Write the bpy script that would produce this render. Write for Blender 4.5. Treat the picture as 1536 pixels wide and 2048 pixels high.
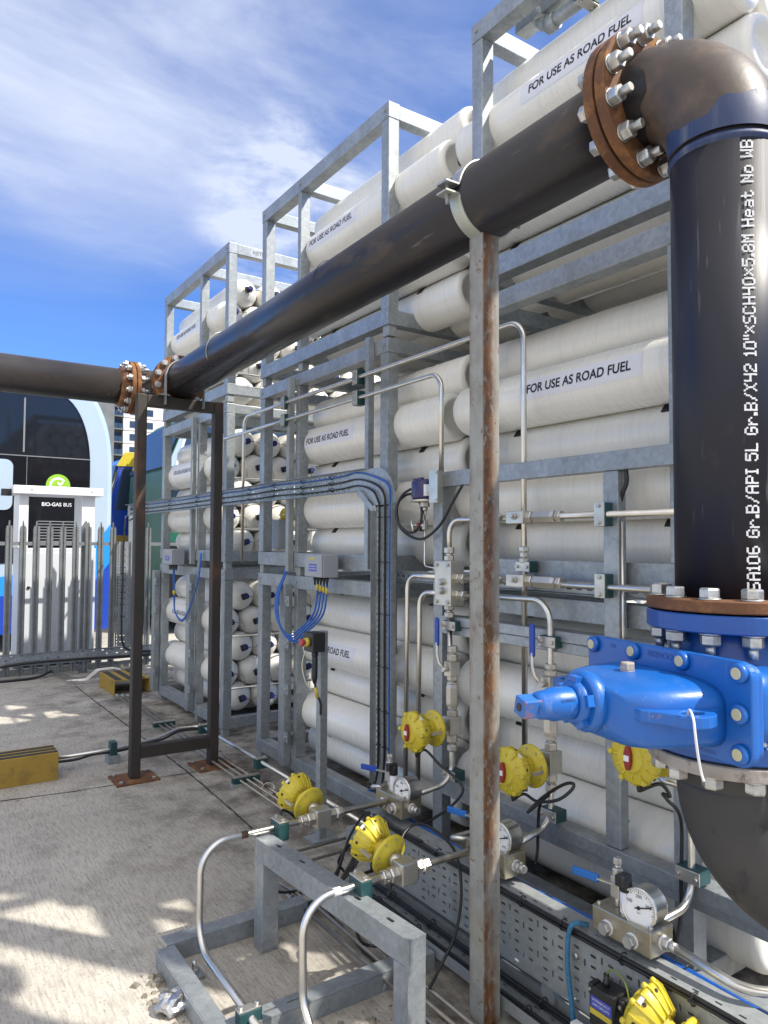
import bpy, bmesh, math, random
from mathutils import Vector, Matrix
random.seed(7)
R = math.radians
PI = math.pi
for o in list(bpy.data.objects):
    bpy.data.objects.remove(o)
SC = bpy.context.scene
C = SC.collection

# ------------------------------------------------------------------ camera
F, YAW, PITCH, ROLL, CH = 1457.75, 0.594337, 0.0428554, 0.0049746, 1.709
_r = Vector((math.cos(YAW), -math.sin(YAW), 0)); _f = Vector((math.sin(YAW), math.cos(YAW), 0)); _u = Vector((0, 0, 1))
_f2 = _f*math.cos(PITCH)+_u*math.sin(PITCH); _u2 = _u*math.cos(PITCH)-_f*math.sin(PITCH)
_r2 = _r*math.cos(ROLL)+_u2*math.sin(ROLL); _u3 = _u2*math.cos(ROLL)-_r*math.sin(ROLL)
cam = bpy.data.cameras.new('camera'); camo = bpy.data.objects.new('camera', cam); C.objects.link(camo)
cam.sensor_fit = 'VERTICAL'; cam.sensor_height = 24; cam.lens = 24*F/2048
cam.clip_start = 0.05; cam.clip_end = 3000
camo.matrix_world = Matrix(((_r2.x, _u3.x, -_f2.x, 0), (_r2.y, _u3.y, -_f2.y, 0), (_r2.z, _u3.z, -_f2.z, CH), (0, 0, 0, 1)))
SC.camera = camo

def ray(u, v):
    return _r2*((u-768)/F) - _u3*((v-1024)/F) + _f2
# ------------------------------------------------------------------ light, sky, exposure
SUN_AZ = (0.62, -0.78)      # horizontal direction towards the sun
SUN_EL = 50.0
SKY_STRENGTH = 0.13
SUN_STRENGTH = 3.7
SC.view_settings.view_transform = 'Standard'; SC.view_settings.look = 'None'
SC.view_settings.exposure = 0.92; SC.view_settings.gamma = 1.0
sun = bpy.data.lights.new('sun', 'SUN'); sun.energy = SUN_STRENGTH; sun.angle = R(0.8); sun.color = (1.0, 0.94, 0.84)
suno = bpy.data.objects.new('sun', sun); C.objects.link(suno)
_h = Vector((SUN_AZ[0], SUN_AZ[1], 0)).normalized()
_sd = _h*math.cos(R(SUN_EL))+Vector((0, 0, math.sin(R(SUN_EL))))
suno.rotation_euler = _sd.to_track_quat('Z', 'Y').to_euler(); suno.location = _sd*30
W = bpy.data.worlds.new('World'); SC.world = W; W.use_nodes = True
nt = W.node_tree; nt.nodes.clear()
def N(t, ty, **k):
    n = t.nodes.new(ty)
    for a, b in k.items(): setattr(n, a, b)
    return n
def L(t, a, b): t.links.new(a, b)
out = N(nt, 'ShaderNodeOutputWorld'); bg = N(nt, 'ShaderNodeBackground'); bg.inputs[1].default_value = SKY_STRENGTH
sky = N(nt, 'ShaderNodeTexSky', sky_type='NISHITA', sun_disc=False); sky.sun_elevation = R(SUN_EL)
sky.sun_rotation = math.atan2(_h.x, _h.y); sky.air_density = 0.9; sky.dust_density = 0.05; sky.ozone_density = 3.0
tc = N(nt, 'ShaderNodeTexCoord'); sep = N(nt, 'ShaderNodeSeparateXYZ'); L(nt, tc.outputs['Generated'], sep.inputs[0])
zz = N(nt, 'ShaderNodeMath', operation='ADD'); zz.inputs[1].default_value = 0.12; L(nt, sep.outputs[2], zz.inputs[0])
zm = N(nt, 'ShaderNodeMath', operation='MAXIMUM'); zm.inputs[1].default_value = 0.04; L(nt, zz.outputs[0], zm.inputs[0])
dv = N(nt, 'ShaderNodeVectorMath', operation='DIVIDE'); L(nt, tc.outputs['Generated'], dv.inputs[0])
cz = N(nt, 'ShaderNodeCombineXYZ'); [L(nt, zm.outputs[0], cz.inputs[i]) for i in range(3)]; L(nt, cz.outputs[0], dv.inputs[1])
def cloudnoise(rot, sc, scale, det, dist, lo, hi, off=(0, 0, 0)):
    mp = N(nt, 'ShaderNodeMapping'); mp.inputs['Rotation'].default_value = (0, 0, rot); mp.inputs['Scale'].default_value = sc; mp.inputs['Location'].default_value = off
    L(nt, dv.outputs[0], mp.inputs[0])
    n = N(nt, 'ShaderNodeTexNoise'); n.inputs['Scale'].default_value = scale; n.inputs['Detail'].default_value = det; n.inputs['Roughness'].default_value = 0.58; n.inputs['Distortion'].default_value = dist
    L(nt, mp.outputs[0], n.inputs['Vector'])
    m = N(nt, 'ShaderNodeMapRange', interpolation_type='SMOOTHSTEP'); m.inputs[1].default_value = lo; m.inputs[2].default_value = hi
    L(nt, n.outputs['Fac'], m.inputs[0]); return m.outputs[0]
def mathn(op, a, b=None, clamp=False):
    n = N(nt, 'ShaderNodeMath', operation=op, use_clamp=clamp)
    for i, v in enumerate((a, b)):
        if v is None: continue
        if isinstance(v, (int, float)): n.inputs[i].default_value = v
        else: L(nt, v, n.inputs[i])
    return n.outputs[0]
def ramp(x, lo, hi, c=0.0, d=1.0):
    n = N(nt, 'ShaderNodeMapRange', interpolation_type='SMOOTHSTEP'); n.inputs[1].default_value = lo; n.inputs[2].default_value = hi; n.inputs[3].default_value = c; n.inputs[4].default_value = d; L(nt, x, n.inputs[0]); return n.outputs[0]
def dirdot(v):
    n = N(nt, 'ShaderNodeVectorMath', operation='DOT_PRODUCT'); n.inputs[1].default_value = v; L(nt, tc.outputs['Generated'], n.inputs[0]); return n.outputs['Value']
c1 = cloudnoise(R(-38), (0.7, 1.25, 1), 0.9, 8, 0.6, 0.27, 0.80, (3.1, 1.4, 0))          # thin veil
c2 = cloudnoise(R(-25), (0.8, 1.7, 1), 2.3, 10, 0.4, 0.42, 0.80, (5.2, 0.3, 0))          # wisps
c3 = cloudnoise(0, (1.0, 1.0, 1), 2.2, 10, 0.2, 0.50, 0.68, (1.7, 6.4, 0))               # small puffs low down
veil = mathn('MULTIPLY', mathn('ADD', mathn('MULTIPLY', c1, .72), mathn('MULTIPLY', c2, .42), True), ramp(sep.outputs[2], .27, .46))
pd = ray(575, 395).normalized(); vd = ray(170, 230).normalized(); c4 = cloudnoise(R(20), (1.0, 1.3, 1), 3.2, 10, 0.3, 0.36, 0.66, (2.9, 4.1, 0))
puff = mathn('MULTIPLY', mathn('MULTIPLY', c4, .95), ramp(dirdot(tuple(pd)), .9900, .9985))
sheet = mathn('MULTIPLY', mathn('MULTIPLY', c1, .22), ramp(dirdot(tuple(vd)), .955, .995))
front = mathn('MULTIPLY', mathn('ADD', mathn('ADD', veil, sheet), puff, True), .85)
behind = mathn('MULTIPLY', ramp(dirdot((-.46, -.36, .81)), .36, .80), mathn('ADD', .62, mathn('MULTIPLY', c1, .38)))   # unseen bright cloud, added overhead and behind the viewer for neutral fill light
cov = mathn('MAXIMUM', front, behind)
tint = N(nt, 'ShaderNodeMix', data_type='RGBA', blend_type='MULTIPLY'); tint.inputs['Factor'].default_value = 1; L(nt, sky.outputs[0], tint.inputs['A']); tint.inputs['B'].default_value = (.40, .58, .88, 1)
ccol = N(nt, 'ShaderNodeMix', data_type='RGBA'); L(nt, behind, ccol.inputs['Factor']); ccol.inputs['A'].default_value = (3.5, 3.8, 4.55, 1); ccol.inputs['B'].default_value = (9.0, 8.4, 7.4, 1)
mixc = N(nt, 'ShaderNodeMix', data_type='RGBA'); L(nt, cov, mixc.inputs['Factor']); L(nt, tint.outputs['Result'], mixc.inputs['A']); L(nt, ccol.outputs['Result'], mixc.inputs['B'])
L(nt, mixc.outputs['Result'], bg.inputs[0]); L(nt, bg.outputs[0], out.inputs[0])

# ------------------------------------------------------------------ measuring helpers: a sight line of the photograph met with a real plane of the place
def PX(u, v, x): d = ray(u, v); t = x/d.x; return Vector((x, d.y*t, CH+d.z*t))
def PY(u, v, y): d = ray(u, v); t = y/d.y; return Vector((d.x*t, y, CH+d.z*t))
def PZ(u, v, z): d = ray(u, v); t = (z-CH)/d.z; return Vector((d.x*t, d.y*t, z))

# ------------------------------------------------------------------ materials
MATS = {}
def pbr(name, c1, c2=None, rough=0.5, metal=0.0, scale=6.0, patch=None, pscale=3.0, plo=0.55, phi=0.7, bump=0.0, bscale=60.0,
        stretch=(1, 1, 1), coat=0.0, rvar=0.1, scratch=None, sscale=8.0, sdir=(70, 70, 5), spec=0.5, detail=6.0, emit=None, alpha=None, pstretch=None, wave=None, spangle=0.0):
    m = bpy.data.materials.new(name); m.use_nodes = True; t = m.node_tree; t.nodes.clear()
    o = N(t, 'ShaderNodeOutputMaterial'); b = N(t, 'ShaderNodeBsdfPrincipled'); L(t, b.outputs[0], o.inputs[0])
    tc = N(t, 'ShaderNodeTexCoord'); mp = N(t, 'ShaderNodeMapping'); mp.inputs['Scale'].default_value = stretch; L(t, tc.outputs['Object'], mp.inputs[0])
    b.inputs['Metallic'].default_value = metal; b.inputs['Roughness'].default_value = rough; b.inputs['Specular IOR Level'].default_value = spec
    b.inputs['Coat Weight'].default_value = coat; b.inputs['Coat Roughness'].default_value = 0.08
    n = N(t, 'ShaderNodeTexNoise'); n.inputs['Scale'].default_value = scale; n.inputs['Detail'].default_value = detail; L(t, mp.outputs[0], n.inputs['Vector'])
    c2 = c2 or tuple(x*0.8 for x in c1)
    mr = N(t, 'ShaderNodeMapRange'); mr.inputs[1].default_value = 0.3; mr.inputs[2].default_value = 0.7; L(t, n.outputs['Fac'], mr.inputs[0])
    mix = N(t, 'ShaderNodeMix', data_type='RGBA'); L(t, mr.outputs[0], mix.inputs['Factor']); mix.inputs['A'].default_value = (*c1, 1); mix.inputs['B'].default_value = (*c2, 1)
    col = mix.outputs['Result']; rr = None
    if spangle:
        vo = N(t, 'ShaderNodeTexVoronoi'); vo.inputs['Scale'].default_value = 55; L(t, tc.outputs['Object'], vo.inputs['Vector'])
        sp = N(t, 'ShaderNodeMix', data_type='RGBA', blend_type='MULTIPLY'); sp.inputs['Factor'].default_value = spangle
        sv = N(t, 'ShaderNodeSeparateColor'); L(t, vo.outputs['Color'], sv.inputs[0]); cb = N(t, 'ShaderNodeMapRange'); cb.inputs[3].default_value = 0.55; cb.inputs[4].default_value = 1.25; L(t, sv.outputs[0], cb.inputs[0])
        L(t, col, sp.inputs['A']); L(t, cb.outputs[0], sp.inputs['B']); col = sp.outputs['Result']
    if patch:
        n2 = N(t, 'ShaderNodeTexNoise'); n2.inputs['Scale'].default_value = pscale; n2.inputs['Detail'].default_value = 9; n2.inputs['Roughness'].default_value = 0.65
        if pstretch:
            mp2 = N(t, 'ShaderNodeMapping'); mp2.inputs['Scale'].default_value = pstretch; L(t, tc.outputs['Object'], mp2.inputs[0]); L(t, mp2.outputs[0], n2.inputs['Vector'])
        else: L(t, tc.outputs['Object'], n2.inputs['Vector'])
        m2 = N(t, 'ShaderNodeMapRange'); m2.inputs[1].default_value = plo; m2.inputs[2].default_value = phi; L(t, n2.outputs['Fac'], m2.inputs[0])
        x2 = N(t, 'ShaderNodeMix', data_type='RGBA'); L(t, m2.outputs[0], x2.inputs['Factor']); L(t, col, x2.inputs['A']); x2.inputs['B'].default_value = (*patch, 1); col = x2.outputs['Result']
        rr = m2.outputs[0]
    if scratch:
        n3 = N(t, 'ShaderNodeTexNoise'); n3.inputs['Scale'].default_value = 1.0; n3.inputs['Detail'].default_value = 3
        mp3 = N(t, 'ShaderNodeMapping'); mp3.inputs['Scale'].default_value = sdir; mp3.inputs['Rotation'].default_value = (0.06, 0.05, 0.04); L(t, tc.outputs['Object'], mp3.inputs[0]); L(t, mp3.outputs[0], n3.inputs['Vector'])
        a3 = N(t, 'ShaderNodeMapRange'); a3.inputs[1].default_value = 0.64; a3.inputs[2].default_value = 0.74; L(t, n3.outputs['Fac'], a3.inputs[0])
        n4 = N(t, 'ShaderNodeTexNoise'); n4.inputs['Scale'].default_value = 3.1; L(t, tc.outputs['Object'], n4.inputs['Vector'])
        a4 = N(t, 'ShaderNodeMapRange'); a4.inputs[1].default_value = 0.52; a4.inputs[2].default_value = 0.62; L(t, n4.outputs['Fac'], a4.inputs[0])
        a5 = N(t, 'ShaderNodeMath', operation='MULTIPLY'); L(t, a3.outputs[0], a5.inputs[0]); L(t, a4.outputs[0], a5.inputs[1])
        a6 = N(t, 'ShaderNodeMath', operation='MULTIPLY'); L(t, a5.outputs[0], a6.inputs[0]); a6.inputs[1].default_value = 0.32
        x3 = N(t, 'ShaderNodeMix', data_type='RGBA'); L(t, a6.outputs[0], x3.inputs['Factor']); L(t, col, x3.inputs['A']); x3.inputs['B'].default_value = (*scratch, 1); col = x3.outputs['Result']
    L(t, col, b.inputs['Base Color'])
    rm = N(t, 'ShaderNodeMapRange'); rm.inputs[3].default_value = max(0.03, rough-rvar); rm.inputs[4].default_value = min(1, rough+rvar); L(t, n.outputs['Fac'], rm.inputs[0])
    if rr is not None and metal < 0.3:
        ra = N(t, 'ShaderNodeMath', operation='ADD', use_clamp=True); rb = N(t, 'ShaderNodeMath', operation='MULTIPLY'); rb.inputs[1].default_value = 0.3
        L(t, rr, rb.inputs[0]); L(t, rm.outputs[0], ra.inputs[0]); L(t, rb.outputs[0], ra.inputs[1]); L(t, ra.outputs[0], b.inputs['Roughness'])
    else: L(t, rm.outputs[0], b.inputs['Roughness'])
    h = None
    if bump:
        nb = N(t, 'ShaderNodeTexNoise'); nb.inputs['Scale'].default_value = bscale; nb.inputs['Detail'].default_value = 5; L(t, mp.outputs[0], nb.inputs['Vector']); h = nb.outputs['Fac']
    if wave:
        wv = N(t, 'ShaderNodeTexWave', bands_direction='Y'); wv.inputs['Scale'].default_value = wave; wv.inputs['Distortion'].default_value = 2.5; wv.inputs['Detail'].default_value = 3; wv.inputs['Detail Scale'].default_value = 1.5
        L(t, tc.outputs['Object'], wv.inputs['Vector']); h = wv.outputs['Fac']
    if h is not None:
        bp = N(t, 'ShaderNodeBump'); bp.inputs['Strength'].default_value = bump; bp.inputs['Distance'].default_value = 0.004; L(t, h, bp.inputs['Height']); L(t, bp.outputs[0], b.inputs['Normal'])
    if emit:
        b.inputs['Emission Color'].default_value = (*emit, 1); b.inputs['Emission Strength'].default_value = 1
    MATS[name] = m
    return m
galv = pbr('galvanised_steel', (.36, .39, .41), (.26, .285, .30), rough=.48, metal=.55, scale=5, stretch=(1, 1, .35), bump=.12, bscale=90, spangle=.30, patch=(.46, .48, .48), pscale=2.6, plo=.56, phi=.75)
galv_dull = pbr('weathered_galvanised_steel', (.36, .385, .39), (.28, .30, .30), rough=.55, metal=.4, scale=7, bump=.15, bscale=60, spangle=.2, patch=(.22, .22, .20), pscale=5, plo=.58, phi=.72)
inox = pbr('stainless_steel', (.74, .72, .67), (.62, .60, .55), rough=.30, metal=1.0, scale=14, rvar=.08)
inox_dull = pbr('machined_stainless_steel', (.66, .63, .56), (.50, .475, .42), rough=.40, metal=.9, scale=11, bump=.05, bscale=120)
zinc = pbr('zinc_plated_steel', (.60, .60, .58), (.38, .38, .37), rough=.42, metal=.9, scale=40)
white_comp = pbr('white_composite', (.80, .785, .73), (.74, .725, .67), rough=.28, scale=2.2, stretch=(1, .4, 1), bump=.07, wave=28, patch=(.66, .645, .595), pscale=2.2, plo=.46, phi=.85, coat=.25, rvar=.06, pstretch=(1.2, 26, 1.2))
dome_comp = pbr('white_composite_end', (.74, .72, .66), (.66, .64, .58), rough=.25, scale=5, coat=.3, rvar=.05)
black_pipe = pbr('black_painted_steel', (.012, .014, .024), (.024, .020, .018), rough=.31, spec=.42, sdir=(60, 4, 60), scale=2.2, stretch=(7, .35, 7), patch=(.085, .060, .042), pscale=3.6, plo=.55, phi=.76, bump=.06, bscale=45, scratch=(.30, .30, .30), sscale=4.0, rvar=.17, pstretch=(2.4, .7, 2.0))
blue_black = pbr('blue_black_painted_steel', (.010, .013, .030), (.018, .017, .020), rough=.45, spec=.36, scale=2.2, stretch=(7, 7, .4), patch=(.085, .06, .045), pscale=4.0, plo=.60, phi=.8, bump=.05, bscale=45, scratch=(.35, .35, .36), sscale=5.0, rvar=.1)
brown_pipe = pbr('brown_scaled_steel', (.070, .050, .038), (.040, .031, .028), rough=.50, scale=3.5, patch=(.16, .11, .075), pscale=4.5, plo=.5, phi=.75, bump=.14, bscale=50, scratch=(.3, .26, .22), sscale=6, rvar=.12)
navy_paint = pbr('navy_primer_band', (.012, .028, .095), (.022, .040, .10), rough=.5, scale=6, patch=(.10, .12, .17), pscale=3.5, plo=.5, phi=.72, pstretch=(6, 6, .5), bump=.06, bscale=60)
dark_elbow = pbr('grey_black_steel', (.036, .036, .038), (.056, .054, .052), rough=.5, spec=.3, scale=5, patch=(.035, .034, .034), pscale=9, plo=.55, phi=.66, bump=.08, bscale=60, scratch=(.2, .2, .2))
rust = pbr('rusty_flange_steel', (.155, .064, .024), (.085, .038, .019), rough=.78, scale=8, patch=(.33, .155, .05), pscale=13, plo=.50, phi=.72, bump=.35, bscale=110)
rust_dark = pbr('dark_rusty_steel', (.036, .028, .023), (.022, .019, .017), rough=.6, scale=5, patch=(.16, .065, .025), pscale=4, plo=.56, phi=.74, bump=.22, bscale=80, pstretch=(1, 1, .45))
rust_post = pbr('weathered_grey_steel', (.30, .305, .28), (.23, .225, .20), rough=.58, scale=16, patch=(.17, .10, .055), pscale=38, plo=.60, phi=.68, bump=.25, bscale=140, metal=.1)
def add_streaks(m):
    t = m.node_tree; b = [n for n in t.nodes if n.type == 'BSDF_PRINCIPLED'][0]; lk = b.inputs['Base Color'].links[0].from_socket
    tc = N(t, 'ShaderNodeTexCoord'); sp = N(t, 'ShaderNodeSeparateXYZ'); L(t, tc.outputs['Object'], sp.inputs[0])
    def mr(x, a, b_):
        n = N(t, 'ShaderNodeMapRange'); n.inputs[1].default_value = a; n.inputs[2].default_value = b_; L(t, x, n.inputs[0]); return n.outputs[0]
    def mu(a, b_, op='MULTIPLY'):
        n = N(t, 'ShaderNodeMath', operation=op, use_clamp=True)
        for i, v in enumerate((a, b_)):
            if isinstance(v, float): n.inputs[i].default_value = v
            else: L(t, v, n.inputs[i])
        return n.outputs[0]
    def nz(scale, st):
        mp = N(t, 'ShaderNodeMapping'); mp.inputs['Scale'].default_value = st; L(t, tc.outputs['Object'], mp.inputs[0]); n = N(t, 'ShaderNodeTexNoise'); n.inputs['Scale'].default_value = scale; n.inputs['Detail'].default_value = 8; n.inputs['Roughness'].default_value = .68; L(t, mp.outputs[0], n.inputs['Vector']); return n.outputs['Fac']
    # rust runs down the corner facing the yard and along the outer edge, broken up over the height
    runs = mu(mr(sp.outputs[0], .034, -.002), mr(sp.outputs[1], -.034, -.039)); runs = mu(runs, mr(nz(5, (2.2, 2.2, .55)), .30, .50))
    edge = mu(mr(sp.outputs[1], .012, .040), mr(nz(7, (1, 1, .8)), .42, .60)); low = mu(mr(nz(3.2, (1.5, 1.5, .8)), .56, .70), .75)
    tot = mu(mu(mu(runs, mu(edge, .75), 'ADD'), low, 'ADD'), mr(nz(60, (1, 1, .5)), .28, .48))
    mx = N(t, 'ShaderNodeMix', data_type='RGBA'); L(t, tot, mx.inputs['Factor']); L(t, lk, mx.inputs['A'])
    c = N(t, 'ShaderNodeMix', data_type='RGBA'); L(t, mr(nz(22, (1, 1, .5)), .38, .62), c.inputs['Factor']); c.inputs['A'].default_value = (.19, .082, .026, 1); c.inputs['B'].default_value = (.075, .038, .020, 1)
    L(t, c.outputs['Result'], mx.inputs['B']); L(t, mx.outputs['Result'], b.inputs['Base Color'])
add_streaks(rust_post)
worn_flange = pbr('worn_grey_flange_steel', (.42, .385, .34), (.27, .23, .19), rough=.7, scale=13, patch=(.10, .055, .04), pscale=12, plo=.54, phi=.66, bump=.3, bscale=120)
blue_paint = pbr('blue_valve_enamel', (.005, .095, .385), (.007, .112, .42), rough=.36, scale=5, patch=(.30, .15, .07), pscale=9, plo=.70, phi=.74, coat=.20, bump=.16, bscale=55, scratch=(.3, .35, .4), sscale=7)
blue_dk = pbr('dark_blue_enamel', (.007, .06, .26), (.008, .075, .31), rough=.38, scale=5, coat=.15, bump=.14, bscale=60, patch=(.10, .07, .06), pscale=11, plo=.66, phi=.72)
yellow = pbr('yellow_enamel', (.60, .49, .035), (.50, .40, .03), rough=.42, scale=16, coat=.1, bump=.10, bscale=90, patch=(.30, .23, .06), pscale=14, plo=.56, phi=.76)
yellow_box = pbr('scuffed_yellow_paint', (.36, .235, .03), (.30, .19, .03), rough=.6, scale=6, patch=(.16, .11, .04), pscale=6, plo=.56, phi=.75, bump=.1)
blk_stripe = pbr('black_tread_stripe', (.03, .028, .024), (.05, .045, .04), rough=.85, scale=30, bump=.3, bscale=200)
rubber = pbr('black_rubber', (.012, .012, .013), (.02, .02, .02), rough=.5, scale=20)
cablek = pbr('black_cable_jacket', (.010, .010, .011), (.018, .018, .018), rough=.42, scale=20)
cableb = pbr('blue_cable_jacket', (.012, .11, .44), (.010, .08, .34), rough=.4, scale=20)
rope = pbr('blue_rope', (.05, .20, .34), (.03, .13, .25), rough=.8, scale=60, bump=.5, bscale=200)
teal = pbr('teal_clamp_plastic', (.010, .045, .050), (.014, .062, .066), rough=.5, scale=12, bump=.06)
capblue = pbr('blue_valve_cap', (.006, .010, .085), (.008, .014, .11), rough=.4, scale=9)
blk = pbr('black_plastic', (.013, .013, .014), (.02, .02, .022), rough=.42, scale=14)
handleb = pbr('blue_lever_sleeve', (.008, .045, .33), (.01, .06, .38), rough=.35, scale=9)
handle2 = pbr('light_blue_lever_sleeve', (.015, .14, .46), (.012, .12, .42), rough=.35, scale=9)
indigo = pbr('indigo_housing_enamel', (.015, .013, .085), (.02, .017, .10), rough=.38, scale=9, coat=.2)
red = pbr('red_plastic', (.27, .018, .018), (.20, .012, .012), rough=.4)
redbtn = pbr('dusty_red_button', (.40, .06, .07), (.34, .05, .06), rough=.5)
ylabel = pbr('yellow_label', (.55, .43, .05), (.50, .38, .04), rough=.5)
wlabel = pbr('white_label_film', (.70, .70, .74), (.67, .675, .72), rough=.35, scale=4)
ink = pbr('black_ink', (.012, .012, .016), rough=.4)
dial = pbr('white_dial_face', (.80, .80, .78), (.78, .78, .76), rough=.4)
marking = pbr('white_stencil_ink', (.72, .73, .74), (.55, .56, .58), rough=.6, scale=40)
creamcap = pbr('cream_bolt_cap', (.50, .47, .30), (.46, .43, .27), rough=.45)
greybox = pbr('grey_enclosure_plastic', (.30, .32, .35), (.28, .30, .33), rough=.45)
bluelbl = pbr('blue_warning_label', (.05, .07, .38), (.05, .07, .36), rough=.4)
whitep = pbr('white_powder_coat', (.74, .75, .76), (.70, .71, .73), rough=.45, scale=3)
offwhite = pbr('off_white_panel', (.60, .63, .66), (.56, .59, .62), rough=.5, scale=2)
bus_pale = pbr('pale_blue_bus_paint', (.38, .47, .55), (.36, .45, .53), rough=.2, coat=.6, scale=1)
bus_az = pbr('azure_bus_paint', (.02, .26, .80), (.02, .25, .78), rough=.2, coat=.6, scale=1)
bus_blue = pbr('deep_blue_bus_paint', (.015, .06, .40), (.015, .055, .38), rough=.2, coat=.6, scale=1)
bus_green = pbr('green_bus_paint', (.006, .095, .052), (.006, .085, .048), rough=.4, coat=.1, scale=1)
bus_teal = pbr('pale_teal_bus_paint', (.10, .38, .34), (.10, .36, .33), rough=.2, coat=.5, scale=1)
bus_blk = pbr('glossy_black_panel', (.006, .006, .008), (.008, .008, .010), rough=.08, spec=.4, coat=.1, scale=1, rvar=.02)
glass = pbr('dark_tinted_glass', (.012, .014, .019), (.009, .011, .015), rough=.05, spec=.45, scale=1, rvar=.02)
glass2 = pbr('window_glass', (.035, .055, .09), (.025, .04, .07), rough=.12, spec=.5, scale=1, rvar=.02)
logo_g = pbr('lime_green_vinyl', (.27, .52, .035), rough=.4)
white_v = pbr('white_vinyl', (.82, .82, .82), rough=.4)
grey_v = pbr('grey_trim', (.20, .21, .22), rough=.5)
amber = pbr('amber_lens', (.70, .20, .01), rough=.2)
tower_w = pbr('pale_render', (.62, .61, .57), (.58, .57, .54), rough=.8, scale=.3)
tower_g = pbr('grey_cladding', (.10, .11, .115), (.15, .16, .165), rough=.6, scale=.4)
foil = pbr('crumpled_foil', (.62, .62, .62), (.4, .4, .4), rough=.3, metal=1, scale=40, bump=.6, bscale=60)
stone_m = pbr('pale_stone', (.55, .52, .45), (.4, .38, .33), rough=.9, scale=30, bump=.4)
cup_out = pbr('brown_paper_cup', (.09, .03, .022), rough=.6)
cup_in = pbr('white_paper', (.78, .76, .72), rough=.7)
galv_fence = pbr('dull_fence_galvanising', (.26, .275, .28), (.19, .20, .205), rough=.5, metal=.5, scale=6, spangle=.2, patch=(.14, .145, .14), pscale=4, plo=.55, phi=.75)
copper_tube = pbr('dull_tube_steel', (.36, .33, .29), (.26, .24, .21), rough=.42, metal=.8, scale=20)
crumble = pbr('crumbled_concrete', (.26, .235, .19), (.13, .115, .09), rough=.95, scale=25, bump=.6, bscale=60)

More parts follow.
